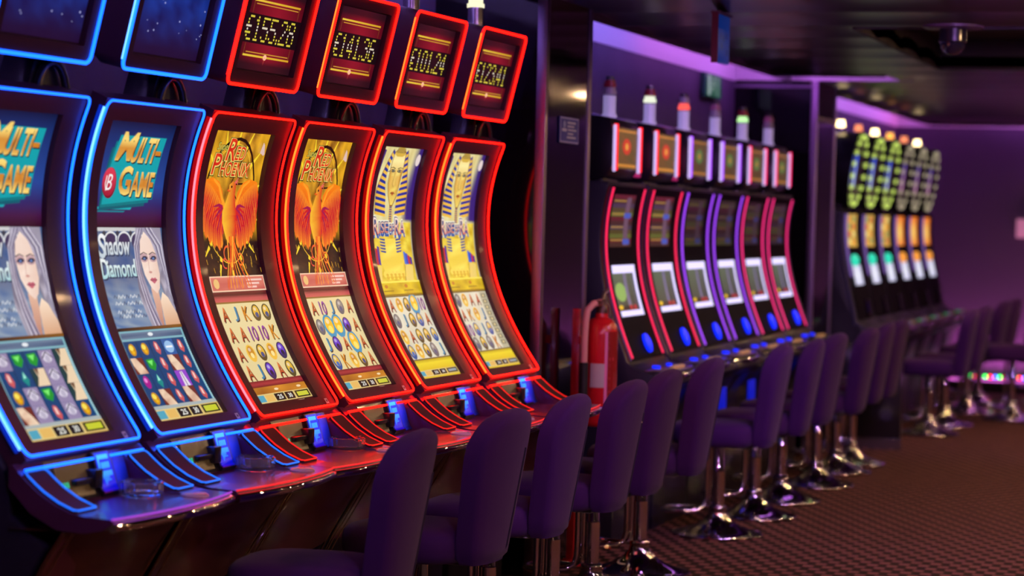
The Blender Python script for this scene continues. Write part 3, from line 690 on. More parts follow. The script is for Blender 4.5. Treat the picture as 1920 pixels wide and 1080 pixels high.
PH = .0131; P1 = .683; W1 = .602
def near_machine(i, label, theme, art, toparts, off):
    t0 = (i-2)*P1+W1/2+off
    blue = theme == 'blue'
    root = thing('slot_machine', label, 'slot machine', (-3+t0*math.sin(PH), 5.833+t0*math.cos(PH), 0), -PH, 'tall curved slot machines of the near bank')
    part('cabinet', 'cab1', lambda b: b.prism(SIDE1, -.318, .318), M_cab, root, 30, .006)
    part('screen_bezel', 'bez1', f_bezel(prof1, HW-.006, .862, 1.765, .208, .899, 1.708, .018), M_bezel, root, 40)
    # light guide round the frame
    def f_neon(b):
        lp = rounded_loop(-HW+.004, HW-.004, .866, 1.762, .022, 6, .03)
        b.tube([curve_pt(prof1, y, z, .008) for y, z in lp], .0035, 8, True)
    part('neon_outline', 'neon1', f_neon, N_blue if blue else N_red, root, 60)
    side = {'blue': N_ice, 'pink': N_pinkhot, 'red': N_orange}[theme]
    sd = link
    def f_side(b):
        zz = zs(.885, 1.742, 40)
        ring = [(-HW-.002, .002), (-HW+.002, .0065), (-HW+.004, -.012), (-HW-.002, -.012)]
        b.grid(lambda u, v: curve_pt(prof1, ring[u % 4][0], v, ring[u % 4][1]), [0, 1, 2, 3, 4], zz)
    part('neon_side_strip', 'neonside1', f_side, N_blueband if blue else N_redband, root, 40)
    part('neon_core', 'neoncore1', lambda b: b.tube([curve_pt(prof1, -HW-.002, z, .004) for z in zs(.885, 1.742, 40)], .0033, 8), side, root, 60)
    art.build('game_screen', lambda u, v, h: curve_pt(prof1, -.184+.391*u, 1.709-.811*v, -.0205+h), M_screen, root, cuts=32, eps=.00035)
    def f_badge(b): b.grid(lambda u, v: curve_pt(prof1, u, v, .0015), [.222, .243], [.874, .889])
    bd = part('maker_badge', 'badge1', f_badge, mat('badge_silver', (.55, .48, .52), .4), root, None)
    part('badge_mark', 'badgemark1', lambda b: b.grid(lambda u, v: curve_pt(prof1, u, v, .0022), [.228, .237], [.8785, .8845]), M_bezel, bd, None)
    # button deck
    dk = part('button_deck', 'deck1', f_deck, mat('deck_plum_lacquer', (.07, .016, .058), .28, coat=.5), root, 40)
    ed = N_edge_pink if i == 1 else N_edge_red
    part('deck_edge_line', 'edge1', lambda b: b.tube([(deck_front(y)+.003, y, .7385) for y in zs(-.33, .33, 24)], .0026, 6), ed, dk, 60)  # thin emissive tube drawn along the deck's front edge
    part('chrome_rim', 'rim1', lambda b: b.tube([(deck_front(y)+.002, y, .719) for y in zs(-.327, .327, 24)], .0125, 10), M_chrome, dk, 60)
    for k, (y0, y1) in enumerate(((-.315, -.215), (.215, .315))):
        pd = part('light_pad', 'pad%d' % k, f_pad(y0, y1), M_pad, dk, 40)
        part('pad_outline', 'padl%d' % k, f_padlight(y0, y1), N_padblue if blue else N_padred, pd, 60)
    part('deck_crown_light', 'crown1', lambda b: b.tube([(.172, y, .8385) for y in zs(-.305, .305, 4)], .0036, 6), N_blue if blue else N_red, dk, 60)
    part('control_recess', 'recess1', f_plate(-.20, .2, .06, .93, .0035), M_black, dk, 40)
    ds = part('player_display', 'pdisp1', f_plate(-.165, .005, .16, .86, .007, .003), M_brown, dk, 40)
    a = Art(1.0); a.L = 0
    if i not in (4, 5):
        for k in range(4): a.rect(.05+.24*k, 0, .05+.24*k+.16, 1, S(40, 205, 150)); a.rect(.05+.24*k+.05, .3, .05+.24*k+.11, .5, S(10, 70, 50), 1)
        a.build('credit_readout', lambda u, v, h: on_mid(.52+.11*v, -.165+.055*u if i != 6 else -.09+.02*u, .0085+h), M_screen, ds)
    part('note_slot', 'slot1', lambda b: (b.box(.170, .198, -.10, .02, .782, .797), b.box(.168, .205, -.012, .028, .768, .815)), M_black, dk, 40, .004)
    kp = part('keypad_bezel', 'kpb1', f_plate(.028, .118, .05, .97, .014, .012), M_black, dk, 40)
    a = Art(.8)
    a.grid(0, 0, 1, 1, 3, 10, vgrad([(0, S(5, 60, 255)), (.5, S(0, 20, 250)), (1, S(0, 5, 190))]), 0)
    cy = lambda u, v: mix(S(70, 215, 255), S(20, 120, 255), v*1.4)
    a.rect(.10, .06, .84, .15, cy, 1); a.rect(.10, .15, .20, .34, cy, 1)
    for k in range(4): a.rect(.28+.14*k, .22, .39+.14*k, .36, cy, 1)
    a.rect(.20, .42, .90, .54, cy, 1)
    for k in range(5): a.rect(.22+.09*k, .54, .29+.09*k, .60+.07*((k*3) % 4)*.8, cy, 1)
    a.rect(.30, .62, .75, .66, cy, 1)
    a.build('keypad', lambda u, v, h: on_mid(.08+.86*v, .034+.078*u, .0155+h), M_screen, kp, cuts=6)
    a = Art(.8); a.grid(0, 0, 1, 1, 6, 8, lambda u, v: mix(S(4, 40, 245), S(2, 4, 50), abs(u-.35)*1.0+abs(v-.35)*1.1), 0)
    a.build('blue_side_light', lambda u, v, h: on_mid(.06+.87*v, .122+.08*u, .0055+h), M_screen, dk, cuts=4)
    part('start_button', 'btn1', lambda b: b.lathe([(.036, .738), (.036, .742), (.030, .747), (.012, .749)], 24, (.375, .20)), mat('clear_button', (.55, .35, .5), .15, coat=.6), dk, 40)
    # lower cabinet
    be = part('belly_door', 'belly1', f_belly, M_belly, root, 40)
    def f_oval(b):
        pts = [belly_pt(.20+.028*math.cos(t), .36+.26*math.sin(t))+Vector((.0015, 0, 0)) for t in [2*math.pi*k/20 for k in range(20)]]
        b.add(pts, [tuple(range(20))])
    part('door_lock_recess', 'oval1', f_oval, M_black, be, None)
    for y in (-.322, .318):
        for dy in ((0,) if y < 0 else (0,)):
            part('brass_trim', 'trim%d' % (y > 0), lambda b: (b.tube([(float(np.interp(z, [.34, .36, .45, .648, .70], [.07, .09, .138, .255, .292])), y, z) for z in zs(.34, .70, 12)], .0035, 6),
                 b.tube([(float(np.interp(z, [.34, .36, .45, .648, .70], [.07, .09, .138, .255, .292]))+.022, y, z) for z in zs(.34, .70, 12)], .0025, 6)), M_gold, be, 60)
    # topper
    tb = part('topper', 'top1', f_topbox, M_bezel, root, 40)
    part('topper_neon', 'topneon1', lambda b: b.tube([tp(y, s, .002) for y, s in rounded_loop(-TW+.002, TW-.002, .002, TH-.002, .022, 6, .05)], .0050, 8, True), N_blue if blue else N_red, tb, 60)
    part('topper_side_neon', 'topside1', lambda b: b.grid(lambda u, v: tp(*((-TW-.0025, .002), (-TW+.002, .0060), (-TW+.002, -.004), (-TW-.0025, -.004))[u % 4][:1], v, ((.002), (.0060), (-.004), (-.004))[u % 4]), [0, 1, 2, 3, 4], zs(.026, TH-.026, 4)), {'blue': N_ice, 'pink': N_red, 'red': N_orange}[theme], tb, 40)
    toparts.build('topper_screen', lambda u, v, h: tp(-.208+.416*u, TH-.044-(TH-.093)*v, -.0165+h), M_screen, tb, eps=.0006)
    def f_neck(b):
        pts = [(.06, 1.745), (.30, 1.745), (.285, 1.80), (.255, 1.86), (.255, 1.93), (.12, 1.93), (.12, 1.86), (.09, 1.80)]
        b.plate(pts, -.16, -.06)
    nk = part('topper_bracket', 'neck1', f_neck, M_black, root, 40, .008)
    part('bracket_hood', 'hood1', lambda b: b.tube([(-.045, .10+.075*(1-math.cos(t)), 1.762+.085*math.sin(t)) for t in zs(0, math.pi, 10)], .012, 8), M_black, nk, 60)
    cn = part('signal_lamp', 'cand1', f_candle(-.03, 0, 2.14, .135, .030), M_steel, root, 40)
    part('lamp_lens', 'lens1' + ('w' if i == 6 else ''), f_candle(-.03, 0, 2.275, .05, .028), neon('lamp_lens_lit', (1, .95, .62), 1.1) if i == 6 else mat('lamp_lens_dim', (.5, .48, .5), .3), cn, 40)
    part('lamp_cap', 'cap1', f_candle(-.03, 0, 2.325, .03, .024), mat('red_cap', (.4, .02, .03), .3), cn, 40)
    return root

G = 'yyrdr fGrfr mtrpr yfrfr'.split(); G0 = 'sGGsw rtwsw ysGsw fsrsy'.split()
near_machine(1, 'blue-lit slot machine cut off by the left edge, MULTI-GAME screen, silver reel symbols', 'blue', art_multi(G0), art_galaxy(3), 0)
near_machine(2, 'blue-lit slot machine showing MULTI-GAME, beside the pink-edged RED PHOENIX machine', 'blue', art_multi(G), art_galaxy(5), .010)
near_machine(3, 'red-lit RED PHOENIX slot machine with the sum 155.28 on its topper', 'pink', art_phoenix('AJKoo AATTK Agogp AJpAo'.split(), 1), art_jackpot('E155.28'), -.012)
near_machine(4, 'red-lit RED PHOENIX slot machine with the sum 141.36 on its topper', 'red', art_phoenix('ATJsA sGGpA JpAGA bKgoA'.split(), 2), art_jackpot('E141.36'), -.016)
near_machine(5, 'red-lit RISE OF RA slot machine with the sum 101.24 on its topper', 'red', art_pharaoh('AgoGT sJobA gAoob bgosJ'.split()), art_jackpot('E101.24'), -.004)
near_machine(6, 'red-lit RISE OF RA slot machine with the sum 123.41 on its topper', 'red', art_pharaoh('sgAA AKgJ TbJb sosK'.split(), True), art_jackpot('E123.41'), .014)
def near_xy(i, lx, ly, off=0):
    t0 = (i-2)*P1+W1/2+off; c, s = math.cos(PH), math.sin(PH); O = Vector((-3+t0*s, 5.833+t0*c))
    return (O.x+lx*c+ly*s, O.y-lx*s+ly*c)

# glass ashtrays on the three nearest decks
def ashtray(x, y, z, label):
    def fn(b):
        b.lathe([(.050, 0), (.056, .002), (.058, .034), (.055, .036), (.049, .036), (.046, .033), (.044, .010), (.040, .007), (.001, .007)], 18)
    def fr(b):
        for k in range(4):
            t = math.pi/4+k*math.pi/2; b.add([Vector((r*math.cos(t+d), r*math.sin(t+d), z_)) for r in (.0455, .0592) for d in (-.09, .09) for z_ in (.0363, .0375)], [(0, 1, 3, 2), (4, 6, 7, 5), (0, 4, 5, 1), (2, 3, 7, 6), (0, 2, 6, 4), (1, 5, 7, 3)])
    r = thing('ashtray', label, 'ashtray', (x, y, z), .3, 'round glass ashtrays on the decks')
    part('dish', 'ash', fn, M_glass, r, 12); part('rest_notch', 'ashn', fr, M_glass, r, 30)
ASHPOS = [(-2.745, 5.578, 'round glass ashtray on the deck of the blue machine at the left edge'), (-2.745, 6.298, 'round glass ashtray on the deck of the second blue machine'), (-2.738, 6.984, 'round glass ashtray on the deck of the red 155.28 machine')]
for x, y, lb in ASHPOS: ashtray(x, y, .7405, lb)

# ---------------------------------------------------------------- middle bank: upright machines with light strips
Z2 = [1.618, 1.497, 1.318, 1.163, 1.02, .84]; X2 = [0, -.023, -.028, -.001, .04, .112]
PC2 = np.polyfit(Z2, X2, 4)
def prof2(z): return float(np.polyval(PC2, z))
Z3 = [1.541, 1.331, 1.117, .831]; X3 = [0, .008, .050, .118]
PC3 = np.polyfit(Z3, X3, 3)
def prof3(z): return float(np.polyval(PC3, z))
def side_poly(prof, ztop, zbot, back, base):
    return [(back, ztop+.03)]+[(prof(z)-.012, z) for z in zs(ztop+.02, zbot, 18)]+[(prof(zbot)+.02, zbot-.03), (prof(zbot)+.17, zbot-.07), (prof(zbot)+.18, zbot-.10), (prof(zbot)+.02, zbot-.18), (base, .52), (base, 0), (back, 0)]
def strip_mesh(prof, y0, y1, z0, z1, h=.012):
    def fn(b):
        ring = [(y0, -.004), (y0, h), (y1, h), (y1, -.004)]
        b.grid(lambda u, v: curve_pt(prof, ring[u % 4][0], v, ring[u % 4][1]), [0, 1, 2, 3, 4], zs(z0, z1, 24))
        for z in (z0, z1): b.add([curve_pt(prof, y, z, o) for y, o in ring], [(0, 1, 2, 3)])
    return fn
def f_face(prof, hw, z0, z1, off):
    return lambda b: b.grid(lambda u, v: curve_pt(prof, u, v, off), [-hw, hw], zs(z0, z1, 30))
V2 = {'red': (1, .02, .10), 'rose': (1, .03, .22), 'violet': (.36, .06, 1)}
V2top = {'red': (1, .01, .02), 'rose': (1, .01, .12), 'violet': (.40, .07, 1)}
def mid_art(k):
    a = Art(.36/.24); r = random.Random(k)
    cs = [(96, 28, 34), (80, 66, 30), (66, 38, 30), (96, 100, 40), (70, 52, 74)]
    d = .95 if k < 2 else .5
    for j in range(12):
        c = cs[(j*2+k//2) % 5]; a.rect(0, j/12, 1, (j+1)/12, S(*[t*d for t in c]))
        if j % 3 == 1: a.rect(.05, j/12+.02, .6, j/12+.05, S(170*d, 130*d, 60*d), 1)
    a.rect(.62, .05, .82, .97, S(110*d, 80*d, 100*d), 1)
    for j in (.35, .85): a.rect(.6, j, .9, j+.10, S(70*d, 90*d, 190*d), 2)
    return a
def mid_lower(k):
    a = Art(1.2)
    a.grid(0, 0, 1, 1, 4, 8, lambda u, v: mix(S(92, 104, 84), S(30, 34, 42), v*.7+.5*abs(u-.3)), 0)
    if k == 0: a.ell(.28, .5, .26, .25, S(140, 176, 92), 1)
    a.rect(.52, 0, .66, .86, S(112, 104, 140), 1)
    a.rect(0, .86, 1, 1, S(40, 20, 28), 1); a.ell(.12, .9, .10, .06, S(235, 190, 30), 2)
    for x in (.55, .75): a.rect(x, .86, x+.12, .97, S(190, 25, 35), 2)
    return a
def mid_top(k):
    a = Art(.36/.22); d = 1.0 if k < 2 else .8
    a.grid(0, 0, 1, 1, 6, 8, lambda u, v: mix(S(120*d, 74*d, 40*d), S(80*d, 70*d, 34*d), wob(u*5, v*6, 3)), 0)
    a.rect(.04, .05, .96, .10, S(190*d, 120*d, 50*d), 1); a.rect(.04, .88, .96, .95, S(200*d, 130*d, 50*d), 1)
    a.ell(.48, .45, .22, .2, S(200*d, 50*d, 36*d) if k < 2 else S(70, 110, 60), 1); a.ell(.48, .45, .08, .09, S(220*d, 150*d, 60*d), 2)
    return a
M_face = mat('satin_black_face', (.006, .004, .008), .55, spec=.02)
def mid_machine(k, y, strip, label, lamp):
    HWm = .288
    root = thing('slot_machine', label, 'slot machine', (-2.85, y+.278, 0), 0, 'upright slot machines of the middle bank')
    part('cabinet', 'cab2', lambda b: b.prism(side_poly(prof2, 1.62, .84, -.46, .05), -.335, .335), M_cab, root, 30, .006)
    part('face_panel', 'face2', f_face(prof2, .30, .84, 1.62, .0), M_face, root, 40)
    m = neon('strip_'+strip, V2[strip], 1.25)
    for q, y0 in enumerate((-.292, .270)):
        part('light_strip', 's2%d' % q, strip_mesh(prof2, y0+.005, y0+.0145, .85, 1.615, .007), m, root, 40)
    for yy in (-.330, .330): part('edge_trim', 'et2%.1f' % yy, lambda b: b.tube([curve_pt(prof2, yy, z, .004) for z in zs(.84, 1.61, 20)], .005, 6), mat('trim_dusk_violet', (.10, .08, .20), .3, .6), root, 60)
    # upper and lower screens
    def f_up(b):
        b.plate([(-.235, 1.345), (.215, 1.345), (.215, 1.595), (-.235, 1.595)], -.05, -.022)
    mid_art(k).build('upper_screen', lambda u, v, h: curve_pt(prof2, -.235+.38*u, 1.585-.24*v, .004+h), M_screen, root, cuts=8)
    fr = part('lower_screen_frame', 'lf2', lambda b: [b.grid(lambda u, v: curve_pt(prof2, u, v, o), [y0, y1], zs(z0, z1, 6)) for o in (.010,) for (y0, y1, z0, z1) in ((-.24, .16, 1.225, 1.262), (-.24, .16, 1.03, 1.055), (.115, .16, 1.055, 1.225))], neon('lit_frame_white', (.68, .62, .98), 1.35), root, 40)
    mid_lower(k).build('lower_screen', lambda u, v, h: curve_pt(prof2, -.24+.355*u, 1.225-.17*v, .006+h), M_screen, root, cuts=6)
    part('frame_knob', 'kn2', lambda b: b.lathe([(.002, 0), (.02, .0), (.02, .012), (.002, .014)], 14), neon('lit_frame_white', (.62, .58, .95), 1.0), fr, 40, loc=(-.03, -.15, 1.243), rot=(0, math.pi/2, 0))
    part('speaker_panel', 'sp2', lambda b: b.lathe([(.001, 0), (.12, 0), (.12, .006), (.11, .010), (.001, .010)], 30), M_brown, root, 40, loc=(.042, -.08, .985), rot=(0, math.pi/2-.34, 0))
    BL = neon('blue_button_light', (.002, .018, 1), 1.7)
    part('blue_button', 'bb2', lambda b: b.lathe([(.001, 0), (.045, 0), (.045, .012), (.03, .018), (.001, .018)], 20), BL, root, 40, loc=(.088, .045, .905), rot=(0, math.pi/2-.4, 0))
    part('round_button', 'rb2', lambda b: b.lathe([(.019, .0), (.019, .012), (.001, .014)], 16), BL, root, 40, loc=(.175, -.10, .80))
    part('round_button', 'rb2b', lambda b: b.lathe([(.014, .0), (.014, .010), (.001, .012)], 16), BL, root, 40, loc=(.17, .16, .80))
    def f_dk(b):
        b.slab([(.08, -.32), (.25, -.31), (.285, -.16), (.295, 0), (.285, .16), (.25, .31), (.08, .32)], .755, .800)
    d = part('button_deck', 'dk2', f_dk, M_black, root, 40, .008)
    part('chrome_rim', 'cr2', lambda b: b.tube([(.25, -.31, .772), (.285, -.16, .772), (.296, 0, .772), (.285, .16, .772), (.25, .31, .772)], .014, 8), M_chrome, d, 60)
    part('play_button', 'pb2', lambda b: [b.lathe([(.018, .80), (.018, .812), (.001, .815)], 14, (.245, yy)) for yy in (-.06, -.01, .04, .09)], mat('amber_button', (.6, .4, .15), .25, emit=(.9, .55, .2), strength=.10), d, 40)
    part('belly_light', 'bl2', lambda b: b.box(.14, .152, -.10, .05, .50, .62), neon('belly_blue_light', (.0, .012, .8), .55), root, 40, .004)
    # topper with a candle lamp
    t = part('topper', 't2', lambda b: b.prism([(-.26, 1.97), (-.02, 1.925), (0, 1.86), (-.004, 1.71), (-.03, 1.66), (-.15, 1.64), (-.24, 1.75)], -.295, .165), M_black, root, 40, .008)
    mt = neon('topstrip_'+strip, V2top[strip], 1.5); mw = neon('topstrip_white', (.66, .50, .95), 1.0)
    for q, y0 in enumerate((-.292, .135)):
        part('topper_strip', 'ts%d' % q, lambda b: b.box(-.004, .013, y0+.006, y0+.030, 1.69, 1.90), mt, t, 40, .004)
        part('topper_strip', 'tw%d' % q, lambda b: b.box(-.004, .010, y0-.006, y0+.006, 1.685, 1.895), mw, t, 40, .004)
    mid_top(k).build('topper_screen', lambda u, v, h: Vector((.003+h, -.245+.34*u, 1.885-.185*v)), M_screen, t)
    if k < 2:
        sc_ = part('side_card', 'scard2', lambda b: b.box(-.05, -.036, .17, .335, 1.67, 1.865), mat('pink_frame', (.55, .03, .20), .4, emit=(.55, .02, .18), strength=.35), t, 40, .003)
        a = Art(.9); a.rect(0, 0, 1, 1, S(110, 84, 130), 0)
        for j in range(3): a.rect(.12, .16+.27*j, .72, .24+.27*j, S(60, 40, 70), 1)
        a.build('card_print', lambda u, v, h: Vector((-.0355+h, .19+.125*u, 1.845-.155*v)), M_screen, sc_)
    part('topper_post', 'tpost2', lambda b: b.box(-.20, -.06, -.25, .02, 1.60, 1.68), M_black, root, 40, .01)
    c = part('signal_lamp', 'c2', f_candle(-.09, -.06, 1.935, .10, .029), mat('frosted_lamp_tube', (.62, .58, .70), .25, emit=(.5, .42, .85), strength=.35), root, 40)
    for q, (zz, rr) in enumerate(((2.042, .026), (2.075, .024))):
        mm = {0: (mat('lamp_lens_dim', (.5, .48, .5), .3), mat('red_cap', (.4, .02, .03), .3)),
              1: (neon('lamp_white_lit', (.9, .95, .75), 1.0), mat('red_cap', (.4, .02, .03), .3)),
              2: (neon('lamp_red_lit', (1, .10, .08), 1.3), mat('lamp_lens_dim', (.5, .48, .5), .3)),
              3: (mat('lamp_lens_dim', (.5, .48, .5), .3), mat('pink_cap', (.6, .25, .35), .3)),
              4: (neon('lamp_green_white', (.55, 1, .42), 1.2), mat('red_cap', (.4, .02, .03), .3))}[lamp][q]
        part('lamp_lens', 'l2%d' % q, f_candle(-.09, -.06, zz, .03, rr), mm, c, 40)
    part('lamp_tip', 'ltip2', f_candle(-.09, -.06, 2.108, .012, .016), M_black, c, 40)
MIDY = [10.463, 11.200, 11.905, 12.625, 13.330, 14.060]
mid_machine(0, MIDY[0], 'red', 'upright slot machine with red side strips, right beside the fire extinguisher', 0)
mid_machine(1, MIDY[1], 'red', 'upright slot machine with red side strips, second from the fire extinguisher', 1)
mid_machine(2, MIDY[2], 'violet', 'upright slot machine with violet side strips and a red-lit lamp on top', 2)
mid_machine(3, MIDY[3], 'violet', 'upright slot machine with violet side strips, fourth from the fire extinguisher', 3)
mid_machine(4, MIDY[4], 'rose', 'upright slot machine with pink side strips and a green-white lit lamp on top', 4)
mid_machine(5, MIDY[5], 'rose', 'upright slot machine with pink side strips, last before the far dark pillar', 3)

# ---------------------------------------------------------------- far bank: machines with a round lit wheel
def wheel_pt(r, t, off):
    # wheel leans a little forward at the top
    return Vector((.03+.13*(r*math.sin(t))+off, r*math.cos(t), 1.845+r*math.sin(t)))
def far_art(k):
    a = Art(.9); r = random.Random(k)
    if k < 3:
        a.grid(0, 0, 1, 1, 4, 8, lambda u, v: mix(S(150, 140, 80), S(240, 180, 70), wob(u*5, v*9, 2.5)), 0)
        for j in range(4):
            for i in range(2): a.ell(.25+.4*i, .15+.23*j, .16, .08, [S(235, 150, 40), S(120, 150, 90), S(200, 60, 40), S(250, 225, 130)][(i+j+k) % 4], 1)
    else:
        a.grid(0, 0, 1, 1, 6, 10, lambda u, v: mix(S(255, 235, 120), S(236, 112, 20), math.hypot((u-.45)*1.3, v-.55)*1.7), 0)
    return a
def far_lower(k):
    a = Art(.8)
    a.grid(0, 0, 1, 1, 3, 5, lambda u, v: mix(S(246, 248, 255), S(196, 190, 240), abs(u-.45)+abs(v-.5)*.7), 0)
    return a
def far_machine(k, y, label, lamp):
    root = thing('slot_machine', label, 'slot machine', (-2.80, y+.29, 0), 0, 'slot machines of the far bank')
    part('cabinet', 'cab3', lambda b: b.prism([(-.40, 1.60)]+[(prof3(z)-.012, z) for z in zs(1.57, .83, 16)]+[(.16, .79), (.32, .74), (.33, .70), (.22, .62), (.16, .40), (.15, .0), (-.40, 0)], -.345, .345), M_cab, root, 30, .006)
    part('face_panel', 'face3', f_face(prof3, .31, .83, 1.57, 0), M_face, root, 40)
    part('light_strip', 's3', strip_mesh(prof3, -.300, -.272, 1.12, 1.545), neon('strip_lilac', (.42, .22, .85), .4), root, 40)
    part('side_guard', 'sg3', lambda b: b.tube([curve_pt(prof3, -.335, z, -.03) for z in zs(.80, 1.55, 16)], .016, 6), mat('guard_indigo', (.045, .04, .13), .4), root, 60)
    far_art(k).build('upper_screen', lambda u, v, h: curve_pt(prof3, -.225+.36*u, 1.545-.225*v, .004+h), M_screen, root, cuts=5)
    cap = neon('cap_teal', (.02, .75, .50), 1.0) if k < 3 else neon('cap_orange', (1, .36, .05), 1.0)
    part('lit_cap', 'cap3', lambda b: b.lathe([(.001, 0), (.10, 0), (.10, .02), (.06, .035), (.001, .035)], 20), cap, root, 40, loc=(.02, -.07, 1.225), rot=(0, math.pi/2, 0)).scale = (.45, 1, 1)
    far_lower(k).build('lower_screen', lambda u, v, h: curve_pt(prof3, -.215+.32*u, 1.195-.135*v, .010+h), M_screen, root, cuts=4)
    part('chrome_rail', 'cr3', lambda b: b.tube([curve_pt(prof3, .02, z, .02) for z in zs(.84, .96, 6)], .016, 8), M_chrome, root, 60)
    d = part('button_deck', 'dk3', lambda b: b.slab([(.10, -.33), (.30, -.32), (.35, -.15), (.36, 0), (.35, .15), (.30, .32), (.10, .33)], .735, .775), mat('deck_brown_lacquer', (.06, .03, .03), .25, coat=.5), root, 40, .008)
    part('chrome_rim', 'crr3', lambda b: b.tube([(.30, -.32, .752), (.35, -.15, .752), (.362, 0, .752), (.35, .15, .752), (.30, .32, .752)], .012, 8), M_chrome, d, 60)
    for q, (yy, c) in enumerate(((-.12, (.02, .9, .25)), (-.04, (.9, .2, .6)), (.06, (.1, .2, 1)), (.15, (1, .5, .1)))):
        part('play_button', 'pb3%d' % q, lambda b: b.lathe([(.020, 0), (.020, .012), (.001, .016)], 14), neon('button_%s' % ('green', 'pink', 'blue', 'amber')[q], c, .16), d, 40, loc=(.29, yy, .775))
    # wheel
    wh = part('wheel_housing', 'wh3', lambda b: (b.grid(lambda u, v: wheel_pt(.265, v, u), [-.32, -.01], [2*math.pi*i/36 for i in range(37)]),
              b.add([wheel_pt(.265, 2*math.pi*i/36, -.01) for i in range(36)], [tuple(range(36))]), b.add([wheel_pt(.265, 2*math.pi*i/36, -.32) for i in range(36)], [tuple(range(36))])), M_black, root, 40)
    part('wheel_neck', 'wn3', lambda b: b.box(-.24, -.06, -.12, .12, 1.58, 1.66), M_black, root, 40, .01)
    dot = neon('bulb_yellow_green', (.62, .80, .14), 1.0) if k < 3 else neon('bulb_dim_white', (.55, .46, .30), .75)
    for i in range(18):
            t = 2*math.pi*(i+.5)/18; part('bulb', 'bulb%d' % i, lambda b: b.add([wheel_pt(.236+r, t+d/.236, o) for r in (-.013, .013) for d in (-.017, .017) for o in (-.005, .012)], [(0, 1, 3, 2), (4, 6, 7, 5), (0, 4, 5, 1), (2, 3, 7, 6), (0, 2, 6, 4), (1, 5, 7, 3)]), dot, wh, 40, .006)
    a = Art(.35)
    c0, c1 = (S(30, 80, 250), S(190, 200, 250)) if k < 3 else (S(90, 70, 180), S(220, 150, 190))
    a.grid(0, 0, 1, 1, 2, 6, vgrad([(0, c0), (.5, mix(c0, c1, .5)), (1, c1)]), 0)
    a.build('wheel_display', lambda u, v, h: Vector((.03+.13*(.10-.22*v)+.004+h, -.195+.075*u, 1.945-.22*v)), M_screen, wh)
    part('wheel_hub', 'hub3', lambda b: b.add([wheel_pt(.11, 2*math.pi*i/24, .004) for i in range(24)], [tuple(range(24))]), M_black, wh, 40)
    c = part('signal_lamp', 'c3', f_candle(-.10, -.02, 2.09, .05, .026), M_steel, root, 40)
    lm = {0: neon('lamp_warm_bright', (1, .72, .34), 6.0), 1: neon('lamp_orange_lit', (1, .28, .12), 1.4), 2: neon('lamp_amber_lit', (1, .42, .06), 1.8)}[lamp]
    part('lamp_lens', 'l3', f_candle(-.10, -.02, 2.142, .045, .026), lm, c, 40)
FARY = [16.26+.733*k for k in range(6)]
FL = ['slot machine with a yellow-green lit wheel, nearest the far dark pillar', 'slot machine with a yellow-green lit wheel, second from the far dark pillar', 'slot machine with a yellow-green lit wheel, beside the first orange-screened machine',
      'orange-screened slot machine with a pale wheel, beside the yellow-green wheels', 'orange-screened slot machine with a pale wheel, middle one of its three', 'orange-screened slot machine with a pale wheel, last one towards the back wall']
for k in range(6): far_machine(k, FARY[k], FL[k], (0, 1, 0, 2, 1, 0)[k])

ep = thing('end_panel', 'low black end panel on the floor before the far bank', 'panel', (-2.57, 15.93, 0))
part('board', 'epan', lambda b: b.box(-.24, .235, -.03, .03, 0, .70), M_black, ep, 30, .006)
part('kick_plate', 'ekick', lambda b: b.box(-.24, .238, -.034, .034, 0, .07), M_steel, ep, 30)
# ---------------------------------------------------------------- stools
def f_seat(b):
    n = 40; rings = []
    def sq(r, t): 
        c, s = math.cos(t), math.sin(t); e = .42
        return (r*math.copysign(abs(c)**e*1.0, c)*1.0, r*math.copysign(abs(s)**e, s)) if False else (r*c/(abs(c)**4+abs(s)**4)**.25, r*s/(abs(c)**4+abs(s)**4)**.25)
    prof = [(.001, .425), (.17, .425), (.192, .435), (.200, .455), (.201, .490), (.196, .512), (.182, .526), (.14, .535), (.06, .538), (.001, .538)]
    vs = []
    for r, z in prof:
        for k in range(n):
            x, y = sq(r, 2*math.pi*k/n); vs.append((x-.015, y, z))
    b.add(vs, [(i*n+k, i*n+(k+1) % n, (i+1)*n+(k+1) % n, (i+1)*n+k) for i in range(len(prof)-1) for k in range(n)])
BZ0, BZ1 = .425, .905
def back_sec(z):
    t = (z-BZ0)/(BZ1-BZ0)
    hw = .138+.046*min(1, t*1.25)
    if t > .60: hw *= max(.14, max(0, 1-((t-.60)/.402)**2.8)**.48)
    if t < .06: hw *= .9+.1*t/.06
    th = .040*(1 if t > .04 else .72)
    if t > .90: th *= max(.12, math.sqrt(max(0, 1-((t-.90)/.101)**2)))
    cx = .215+.080*t
    return hw, th, cx
def back_pt(z, a):
    hw, th, cx = back_sec(z); c, s = math.cos(a), math.sin(a)
    e = (abs(c)**8+abs(s)**8)**(-1/8)
    y = hw*c*e; x = th*s*e
    return Vector((cx+.005+x-.050*(y/.2)**2, y, z))
def f_back(b):
    n = 40; zz = [BZ0, BZ0+.006, BZ0+.02, BZ0+.05]+zs(.50, .80, 8)+[.82, .84, .855, .868, .88, .888, .894, .899, .9025, .9045, .905]
    vs = [back_pt(z, 2*math.pi*k/n) for z in zz for k in range(n)]
    b.add(vs, [(i*n+k, i*n+(k+1) % n, (i+1)*n+(k+1) % n, (i+1)*n+k) for i in range(len(zz)-1) for k in range(n)]+[tuple(range(n-1, -1, -1)), tuple(range((len(zz)-1)*n, len(zz)*n))])
def f_piping(b):
    for a in (1.22,):
        b.tube([back_pt(z, a)+Vector((.0015, 0, 0)) for z in zs(.44, .78, 10)], .0035, 6)
